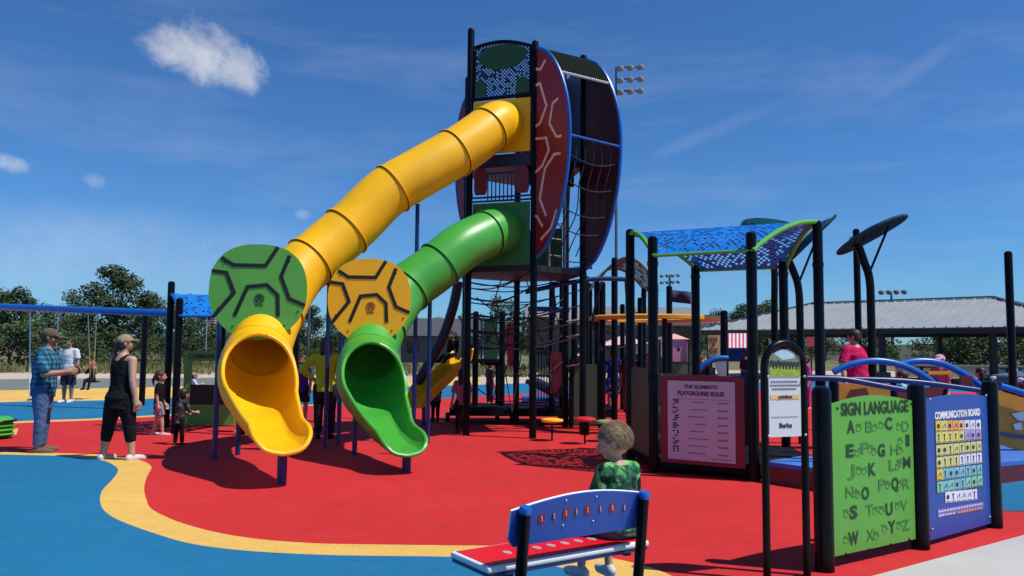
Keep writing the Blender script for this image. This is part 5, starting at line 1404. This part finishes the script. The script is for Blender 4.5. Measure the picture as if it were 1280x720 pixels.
rc.build('ridge_cap', mat('dark_ridge_cap', (.10, .11, .13), .4), ro)
fa = MB()
for a, c in ((0, 1), (1, 2), (2, 3), (3, 0)): fa.bar(cs[a]-Z*.17, cs[c]-Z*.17, .10, .26)
fa.build('fascia', FASC, pv)
for s in (.6, 5.6, 10.6, 15.6, LEN-.6):
    for d in (.6, DEP-.6): 
        q = PV(s, d, 0); MB().box(q+Z*1.25, (.26, .26, 2.5)).build('post', FASC, pv); MB().box(q+Z*.25, (.55, .55, .5)).build('plinth', mat('plinth_stone', (.12, .11, .10), .8), pv)
for s in (4, 8, 12, 16):
    tb_p = thing('picnic_table', 'dark picnic table under the pavilion roof', 'table', PV(s, 4, 0), R(-45), 'picnic tables under the pavilion')
    for nm, c, sz in (('table_top', (0, 0, .74), (1.8, .75, .06)), ('bench_seat', (0, .7, .44), (1.8, .28, .05)), ('bench_seat', (0, -.7, .44), (1.8, .28, .05))):
        o = MB().box(V(c), sz).build(nm, FASC, None); o.parent = tb_p
    for x in (-.65, .65):
        o = MB().bar((x, -.7, .0), (x, .2, .74), .08, .06).bar((x, .7, .0), (x, -.2, .74), .08, .06).bar((x, -.8, .40), (x, .8, .40), .06, .08).build('leg', FASC, None); o.parent = tb_p
# long grey roofed building behind
lb_ = thing('concession_building', 'long low building with a grey gable roof behind the playground', 'building', (6, 58, 0))
WALLM = mat('taupe_block_wall', (.075, .068, .060), .85, var=.12, scale=1.5); GRF = mat('weathered_grey_roof', (.20, .195, .20), .7, var=.1, scale=.6)
x0, x1 = .9, 12.6; y0 = 52
MB().box(((x0+x1)/2, y0+4, 1.75), (x1-x0-.8, 7.4, 3.5)).build('wall', WALLM, lb_)
g_ = MB(); g_.prism([V((x0, y0-.5, 3.35)), V((x0, y0+4, 4.55)), V((x0, y0+8.5, 3.35)), V((x0, y0+8.5, 3.15)), V((x0, y0-.5, 3.15))], (1, 0, 0), .01)
rfm = MB(); vs = [V((x, y, z)) for x in (x0, x1) for y, z in ((y0-.5, 3.3), (y0+4, 4.5), (y0+8.5, 3.3), (y0+8.5, 3.1), (y0-.5, 3.1))]
rfm.add(vs, [[0, 1, 6, 5], [1, 2, 7, 6], [2, 3, 8, 7], [3, 4, 9, 8], [4, 0, 5, 9], [0, 4, 3, 2, 1], [5, 6, 7, 8, 9]]); rfm.build('roof', GRF, lb_)
for x in (2.4, 5.0, 8.4, 10.6):
    w_ = MB().box((x, y0+.28, 1.7), (1.5, .06, 1.1)).build('window', mat('dark_window_glass', (.015, .018, .022), .15), lb_)
    MB().box((x, y0+.24, 1.12), (1.7, .12, .08)).box((x, y0+.24, 2.28), (1.7, .12, .08)).build('window_frame', FASC, w_)
dr = MB().box((6.8, y0+.27, 1.05), (1.0, .06, 2.1)).build('door', mat('dark_door', (.03, .03, .035), .5), lb_); MB().box((7.15, y0+.22, 1.0), (.05, .06, .16)).build('handle', STEEL, dr)
# small dark roofed house left of the posts
hs = thing('house', 'dark gabled house partly hidden behind the green slide', 'house', (-8.2, 82, 0))
a, c = P(500, 440, 80), P(592, 440, 80)
MB().box(((a.x+c.x)/2, 84, 1.4), (c.x-a.x, 7, 2.8)).build('wall', mat('grey_siding', (.10, .10, .10), .8, var=.15), hs)
hv = [V((x, y, z)) for x in (a.x-.5, c.x+.5) for y, z in ((80, 2.7), (84, 4.6), (88, 2.7))]; hb_ = MB(); hb_.add(hv, [[0, 1, 4, 3], [1, 2, 5, 4], [0, 2, 1], [3, 4, 5], [0, 3, 5, 2]]); hb_.build('roof', mat('dark_slate_roof', (.07, .072, .08), .7, var=.15), hs)
for x in (a.x+1.2, c.x-1.5): MB().box((x, 80.45, 1.5), (1.1, .1, 1.0)).build('window', mat('dark_window_glass', (.015, .018, .022), .15), hs)
# stalls
PINK = mat('pink_canvas', (.72, .22, .30), .8, var=.06); PEACH = mat('peach_canvas', (.72, .40, .26), .8, var=.08); LPINK = mat('light_pink_canvas', (.74, .45, .47), .8)
pt = thing('food_stall', 'pink canvas food stall with a pale left panel', 'stall', P(842, 440, 38)*1)
pt.location.z = 0
def vq(x0, x1, y0, y1, Y, M, name, par, th=.05, zb=None):
    a, b, c, d = P(x0, y0, Y), P(x1, y0, Y), P(x1, y1, Y), P(x0, y1, Y)
    if zb is not None:
        for q in (c, d): q.z = zb
    return MB().prism([a, b, c, d], V((0, -1, 0)), th).build(name, M, par)
vq(824, 838, 421, 446, 38, LPINK, 'side_panel', pt); vq(838, 862, 424, 452, 38.1, PINK, 'front_panel', pt)
ro_ = MB(); c = P(843, 417, 39.5); 
for (xa, xb) in ((824, 862),): 
    a, b = P(xa, 424, 38), P(xb, 424, 38); a2, b2 = a+V((0, 3, 0)), b+V((0, 3, 0)); ro_.add([a, b, b2, a2, c], [[0, 1, 4], [1, 2, 4], [2, 3, 4], [3, 0, 4], [0, 3, 2, 1]])
ro_.build('canopy', PEACH, pt)
for x in (825, 861): a = P(x, 424, 38); MB().tube([V((a.x, 38, 0)), a], .05).build('leg', FASC, pt, True)
vq(822, 864, 452, 455, 37.9, FASC, 'counter', pt, .6)
pk = MB()
for x, y in ((829, 430), (832, 440), (848, 437)): pk.prism([P(x+2.2*math.cos(f), y+2.6*math.sin(f), 37.9) for f in [2*math.pi*k/10 for k in range(10)]], V((0, -1, 0)), .03)
pk.build('dark_motif', FASC, pt)
p2_ = thing('food_stall', 'peach and pink peaked canopy stall seen between the black posts', 'stall', (P(782, 440, 37).x, 37, 0))
a, b = P(752, 432, 37), P(813, 429, 37); c = P(778, 419, 38.5); ro_ = MB(); a2, b2 = a+V((0, 3, 0)), b+V((0, 3, 0)); ro_.add([a, b, b2, a2, c], [[0, 1, 4], [1, 2, 4], [2, 3, 4], [3, 0, 4], [0, 3, 2, 1]]); ro_.build('canopy', LPINK, p2_)
vq(795, 813, 430, 442, 37.1, PEACH, 'front_panel', p2_)
for q in (a, b, a2, b2): MB().tube([V((q.x, q.y, 0)), q], .05).build('leg', FASC, p2_, True)
MB().box(((a.x+b.x)/2, 38, .9), (b.x-a.x, .6, .08)).build('counter', FASC, p2_)
aw = thing('striped_awning', 'red and white striped awning stall with navy base', 'stall', (P(925, 440, 36).x, 36, 0))
rs, wsx = MB(), MB()
for k in range(14):
    x = 909+2.35*k; a, b = P(x, 417, 37.4), P(x+2.35, 417, 37.4); c, d = P(x+2.35, 435, 36), P(x, 435, 36)
    (rs if k % 2 == 0 else wsx).prism([a, b, c, d], (b-a).cross(c-b), .03)
rs.build('red_stripes', mat('awning_red', (.55, .05, .09), .8), aw); wsx.build('white_stripes', mat('awning_white', (.62, .6, .62), .8), aw)
vq(908, 943, 436, 452, 36.4, mat('navy_skirt', (.015, .022, .10), .8), 'skirt', aw, .05)
for x in (909, 942): a = P(x, 417, 37.4); MB().tube([V((a.x, 37.4, 0)), a], .05).build('leg', FASC, aw, True)
yb = thing('menu_board', 'tall yellow tan menu board with brown curly marks', 'sign', (P(892, 440, 34).x, 34, 0))
bo = vq(885, 900, 419, 446, 34, mat('tan_board', (.52, .36, .15), .7), 'board', yb, .06)
mk = MB()
for x, y, r_ in ((889, 438, 2.4), (895, 438, 2.2), (892, 431, 1.4)): mk.strip([P(x+r_*math.cos(f), y+r_*math.sin(f), 33.95) for f in [.5+5.2*k/10 for k in range(11)]], V((0, -1, 0)), .04, .03)
for x in (887, 890, 893, 896): mk.strip([P(x, 421, 33.95), P(x, 427, 33.95)], V((0, -1, 0)), .03, .03)
mk.build('brown_marks', mat('brown_marks', (.12, .06, .02), .7), bo)
for x in (886, 899): a = P(x, 446, 34); MB().tube([V((a.x, 34.05, 0)), a], .04).build('leg', FASC, yb, True)
rsn = thing('red_sign', 'bright red board hanging under the pavilion edge', 'sign', (P(1013, 440, 40).x, 40, 0))
vq(1008, 1020, 421, 433, 40, mat('tomato_board', (.65, .06, .07), .7), 'board', rsn); a = P(1014, 433, 40.05); MB().tube([V((a.x, 40.1, 0)), a], .04).build('post', FASC, rsn, True)
# floodlight masts
def mast(px, ytop, Y, label, rows, cols_, sp, tiltx=0.0):
    q = P(px, ytop, Y); b = V((q.x, Y, 0)); t = thing('floodlight_mast', label, 'floodlight', b)
    MB().tube([b, V((q.x, Y, q.z*.5)), q], [.13*Y/60, .10*Y/60, .07*Y/60], 10).build('pole', mat('grey_mast_steel', (.10, .11, .12), .5, metal=.5), t, True)
    for r_ in range(rows):
        z = q.z-r_*sp*1.2
        MB().bar(V((q.x-sp*.3+tiltx, Y, z)), V((q.x+sp*(cols_-.7)+tiltx, Y+.4, z+.15)), .10, .10).build('cross_arm', FASC, t)
        for c in range(cols_):
            cc_ = V((q.x+c*sp+tiltx, Y-.30, z-.18+.06*c))
            hd = MB().lathe([(.10*sp, .30*sp), (.20*sp, .18*sp), (.36*sp, -.05*sp), (.38*sp, -.12*sp)], (0, 0, 0), 12)
            M3 = Matrix.Rotation(R(-20), 3, 'Z') @ Matrix.Rotation(R(62), 3, 'X'); hd.v = [M3 @ v+cc_ for v in hd.v]
            l = hd.build('lamp_head', mat('pale_lamp_housing', (.22, .23, .24), .45), t, True)
            fc = MB().lathe([(.34*sp, 0), (.34*sp, .01)], (0, 0, -.13*sp), 12); fc.v = [M3 @ v+cc_ for v in fc.v]; fc.build('lens', mat('lamp_lens', (.55, .57, .58), .2), l, True)
mast(770, 84, 62, 'tall floodlight mast with its lamp bank showing right of the tower', 3, 3, .80, .3)
mast(837, 344, 175, 'distant floodlight mast above the navy banner', 2, 4, 1.2, -1.8)
mast(1114, 364.5, 230, 'distant floodlight mast just above the pavilion ridge', 1, 4, 2.2, -3)
mast(387.5, 352, 60, 'thin grey light pole between the two shell shaped panels', 1, 1, .5)
# flag
fq = P(259, 394, 62); fp_ = thing('flagpole', 'white pole with a red and white striped flag below the blue roof', 'flag', (fq.x, 62, 0))
MB().tube([V((fq.x, 62, 0)), fq], [.06, .04], 8).build('pole', STEEL, fp_, True)
for nm, off, M in (('red_stripes', 0, mat('flag_red', (.42, .06, .10), .8)), ('white_stripes', 1, mat('flag_white', (.6, .55, .6), .8))):
    fm = MB()
    for s in range(off, 7, 2):
        for k in range(6):
            x0_, x1_ = fq.x-.75+k*.16, fq.x-.75+(k+1)*.16; z = fq.z-.1-s*.085; w0, w1 = .06*math.sin(k*1.1), .06*math.sin((k+1)*1.1)
            fm.add([V((x0_+.7, 62+w0, z)), V((x1_+.7, 62+w1, z)), V((x1_+.7, 62+w1, z-.085)), V((x0_+.7, 62+w0, z-.085))], [[0, 1, 2, 3]])
    o = fm.build(nm, M, fp_); o.modifiers.new('t', 'SOLIDIFY').thickness = .01
fm = MB().box((fq.x+.12, 62, fq.z-.24), (.34, .03, .26)); fm.build('blue_canton', NAVYC, fp_)
# low wall and parked car at the right
lw_ = thing('low_wall', 'pale low concrete wall beyond the pavilion posts', 'wall', (24, 47, 0))
a, c = G(1120, 471), G(1330, 474); MB().bar(V((a.x, a.y, .35)), V((c.x, c.y, .35)), .3, .7).build('wall_body', conc, lw_); MB().bar(V((a.x, a.y, .73)), V((c.x, c.y, .73)), .4, .06).build('coping', conc, lw_)
car = thing('parked_car', 'dark grey parked car cut off by the right picture edge', 'car', (0, 0, 0))
CARM = mat('grey_car_paint', (.05, .053, .058), .25, metal=.4, coat=.8, var=.05)
prof = [(-2.2, .35), (-2.22, .62), (-2.1, .82), (-1.1, .95), (-.55, 1.38), (.9, 1.42), (1.7, 1.0), (2.15, .92), (2.2, .4)]
bdy = MB(); L_ = []
for y, ins in ((-.88, 0), (-.80, .03), (.80, .03), (.88, 0)): L_.append([V((x, y*(1-.16*max(0, (z-.9)/.5)), z)) for x, z in prof])
n = len(prof); vs = [v for r_ in L_ for v in r_]; fs = []
for i in range(3):
    for k in range(n): fs.append([i*n+k, i*n+(k+1) % n, (i+1)*n+(k+1) % n, (i+1)*n+k])
fs.append(list(range(n))); fs.append([3*n+k for k in range(n)])
bdy.add(vs, fs); o = bdy.build('body', CARM, None); o.parent = car; o.modifiers.new('b', 'BEVEL').width = .05
for s_ in (-1, 1):
    o = MB().prism([V((x, s_*.80, z)) for x, z in ((-.95, .98), (-.5, 1.30), (.85, 1.33), (1.4, 1.0))], (0, 1, 0), .09).build('side_window', mat('dark_window_glass', (.015, .018, .022), .15), None); o.parent = car
    for x in (-1.35, 1.35):
        wv = MB().tube([V((x, s_*.70, .33)), V((x, s_*.90, .33))], .33, 20).build('tyre', mat('tyre_rubber', (.015, .015, .015), .8), None, True); wv.parent = car
        rm_ = MB().tube([V((x, s_*.86, .33)), V((x, s_*.915, .33))], .20, 16).build('rim', STEEL, None, True); rm_.parent = wv
    o = MB().ball((-2.14, s_*.62, .70), (.08, .16, .09)).build('headlight', WHITE, None, True); o.parent = car
o = MB().box((-2.2, 0, .50), (.08, 1.5, .2)).build('bumper', FASC, None); o.parent = car
q = P(1256, 480, 25); car.location = (q.x+2.3, 25.3, 0); car.rotation_euler = (0, 0, R(4))

# ------------------------------------------------------------------ trees
BARK = mat('grey_bark', (.06, .05, .04), .9, var=.3, scale=8)
def leafm(name, c, c2):
    return mat(name, c, .8, col2=c2, scale=1.1, spec=.15)
LF = [leafm('dark_leaf', (.030, .052, .022), (.055, .085, .033)), leafm('mid_leaf', (.050, .085, .032), (.085, .128, .048)), leafm('olive_leaf', (.072, .095, .036), (.11, .135, .058))]
def tree_meshes(seed, H, W, nl, n, base=.22, size=.34, kind=0):
    rnd = random.Random(seed); tr = MB()
    tr.tube([V((0, 0, -.1)), V((.05*W*rnd.uniform(-1, 1), 0, H*.25)), V((.08*W*rnd.uniform(-1, 1), .1, H*.55))], [.045*H*.5, .034*H*.5, .016*H*.5], 8)
    lobes = []
    for i in range(nl):
        z = H*(base+(.93-base)*(i+.5)/nl); f = (z/H-base)/(1-base); rad = W*(.50+.5*math.sin(math.pi*min(1, f*.9+.12)))*.62
        a = i*2.4+rnd.uniform(-.5, .5); rr = rad*rnd.uniform(.25, .85)
        lobes.append((V((rr*math.cos(a), rr*math.sin(a), z)), W*rnd.uniform(.26, .42)*(1-.35*f)))
    for c, r_ in lobes:
        s_ = V((0, 0, H*rnd.uniform(.18, .45))); tr.tube([s_, s_.lerp(c, .55)+V((0, 0, -.08*H*.3)), c], [.012*H, .007*H, .003*H], 5)
    cr = MB(); per = n//nl
    for c, r_ in lobes:
        for k in range(per):
            d = V((rnd.gauss(0, 1), rnd.gauss(0, 1), rnd.gauss(.15, 1))).normalized()
            rr = r_*(rnd.random()**.45)*(1+.28*noise.noise(d*2.3+c)); p = c+V((d.x*rr, d.y*rr, d.z*rr*.82))
            nrm = (d*.8+V((rnd.gauss(0, .55), rnd.gauss(0, .55), rnd.gauss(.25, .55)))).normalized()
            x = nrm.orthogonal().normalized(); x = Matrix.Rotation(rnd.uniform(0, 6.28), 3, nrm) @ x; y = nrm.cross(x); s1, s2 = size*rnd.uniform(.5, 1.1), size*rnd.uniform(.3, .65)
            cr.cur = kind if rnd.random() < .62 else rnd.choice((0, 1, 2))
            cr.add([p-x*s1*.5, p+y*s2*.5, p+x*s1*.5, p-y*s2*.5], [[0, 1, 2, 3]])
    return tr, cr
protos = {}
def tree_proto(key, name, label, *args, **kw):
    t = thing(name, label, 'tree' if 'tree' in name else 'shrub', (0, 0, 0)); tr, cr = tree_meshes(*args, **kw)
    a = tr.build('trunk', BARK, None, True); a.parent = t; c = cr.build('crown', LF, None, fix=False); c.parent = t; protos[key] = [t, False, kw, args]
for i, (w_, nl, kd) in enumerate(((.42, 13, 0), (.50, 15, 1), (.36, 12, 0), (.55, 16, 2), (.46, 14, 1))):
    tree_proto(i, 'broadleaf_tree', '', 20+i, 10.0, 10*w_*1.25, nl, 6000, base=.16, size=.40, kind=kd)
def plant(key, x, y, h, wid, rz, label, group):
    pr, used, kw, args = protos[key]
    o = pr if not used else copy_tree(pr); protos[key][1] = True
    o.location = (x, y, -.1); o.rotation_euler = (0, 0, rz); k = h/args[1]; o.scale = (wid*k, wid*k, k)
    o['label'] = label; o['group'] = group; return o
rnd = random.Random(77)
row = [(-70, 352, 78, 0, 1.5), (-15, 350, 76, 1, 1.2), (28, 352, 74, 0, 1.1), (66, 374, 80, 3, 1.2), (103, 366, 84, 1, .9), (148, 333, 76, 2, 1.3), (183, 357, 80, 0, 1.0), (222, 363, 82, 1, 1.1), (262, 371, 84, 3, 1.3), (302, 379, 88, 0, 1.2),
       (346, 374, 86, 4, 1.1), (388, 374, 84, 2, 1.0), (424, 386, 92, 1, 1.2), (466, 394, 100, 0, 1.3), (540, 399, 110, 4, 1.3), (592, 393, 108, 3, 1.2), (630, 373, 92, 4, .8), (665, 392, 104, 1, 1.1),
       (868, 395, 112, 0, 1.2), (900, 389, 116, 4, 1.1), (932, 380, 112, 2, 1.2), (958, 378, 118, 1, 1.0), (990, 388, 112, 0, 1.2), (1030, 396, 120, 3, 1.3)]
desc = {-70: 'dark broadleaf tree at the far left edge above the swing beam', -15: 'green broadleaf tree cut by the left picture edge', 28: 'dark tree behind the plaid shirted man', 66: 'low olive tree left of the tallest tree, over the white tee man', 103: 'green tree just left of the tallest round topped tree',
        148: 'tallest round topped tree in the left row, above the capped woman', 183: 'dark tree between the tallest tree and the black station posts', 222: 'green tree rising behind the small blue roof', 262: 'olive tree behind the striped flag', 302: 'dark tree hidden mostly by the green shell panel',
        346: 'tree peeking out behind the yellow tube beside the green shell panel', 388: 'dark tree behind the thin grey light pole', 424: 'low green tree behind the amber shell panel', 466: 'dark tree hidden by the amber shell panel', 540: 'pale green tree above the dark gabled house',
        592: 'low olive tree between tower posts', 630: 'feathery tree seen through the ropes under the tower', 665: 'low tree just behind the thick tower posts', 868: 'dark tree at the left end of the pavilion roof', 900: 'green tree above the short black post', 932: 'tall dark tree seen under the blue roof',
        958: 'green tree rising beside the shelter leg under the blue roof', 990: 'dark tree above the pavilion roof behind shelter legs', 1030: 'olive tree just showing above the pavilion roof'}
for px, yt, Y, key, wd in row:
    q = P(px, yt+(9 if px < 480 and px not in (148, 103) else 0), Y); plant(key, q.x, Y, q.z+.3, wd, rnd.uniform(0, 6.28), desc[px], 'trees beyond the playground')
# shrubs along the field edge
for i in range(3): tree_proto('s%d' % i, 'field_shrub', '', 60+i, 3.0, 3.4, 9, 2000, base=.05, size=.26, kind=(1, 0, 2)[i])
xs = list(range(-90, 470, 33))
for i, px in enumerate(xs):
    Y = 60+rnd.uniform(-4, 9); q = P(px+rnd.uniform(-8, 8), 430, Y)
    plant('s%d' % (i % 3), q.x, Y, rnd.choice((1.2, 1.5, 1.9, 2.4, 3.4)), rnd.uniform(.8, 1.7), rnd.uniform(0, 6.28), 'leafy green shrub along the far edge of the dry grass field', 'shrubs along the field edge')
for i, px in enumerate(range(1085, 1330, 30)):
    Y = 84+rnd.uniform(-8, 30); q = P(px+rnd.uniform(-8, 8), 440, Y)
    plant('s%d' % (i % 3), q.x, Y, rnd.choice((1.6, 2.0, 3.0, 4.8, 6.0)), rnd.uniform(.9, 1.7), rnd.uniform(0, 6.28), 'dark green shrub seen below the pavilion roof', 'shrubs behind the pavilion')
# tall grass on the field
tg = MB(); rnd = random.Random(9)
for k in range(9000):
    Y = 43+rnd.random()**1.3*26; x = rnd.uniform(-46, 4)*Y/60
    h = rnd.uniform(.12, .48); a = rnd.uniform(0, 3.14); w_ = rnd.uniform(.03, .07); d = V((math.cos(a), math.sin(a), 0))*w_; l = V((rnd.gauss(0, .12), rnd.gauss(0, .12), h))
    tg.cur = rnd.choice((0, 0, 1, 2)); b = V((x, Y, -.01)); tg.add([b-d, b+d, b+l], [[0, 1, 2]])
o = tg.build('tall_grass', [mat('straw_grass', (.20, .17, .06), .9), mat('green_grass', (.085, .12, .03), .9), mat('olive_grass', (.13, .13, .04), .9)], None, fix=False); tag(o, 'tall dry grass and weeds on the field beyond the playground', 'grass', kind='stuff')
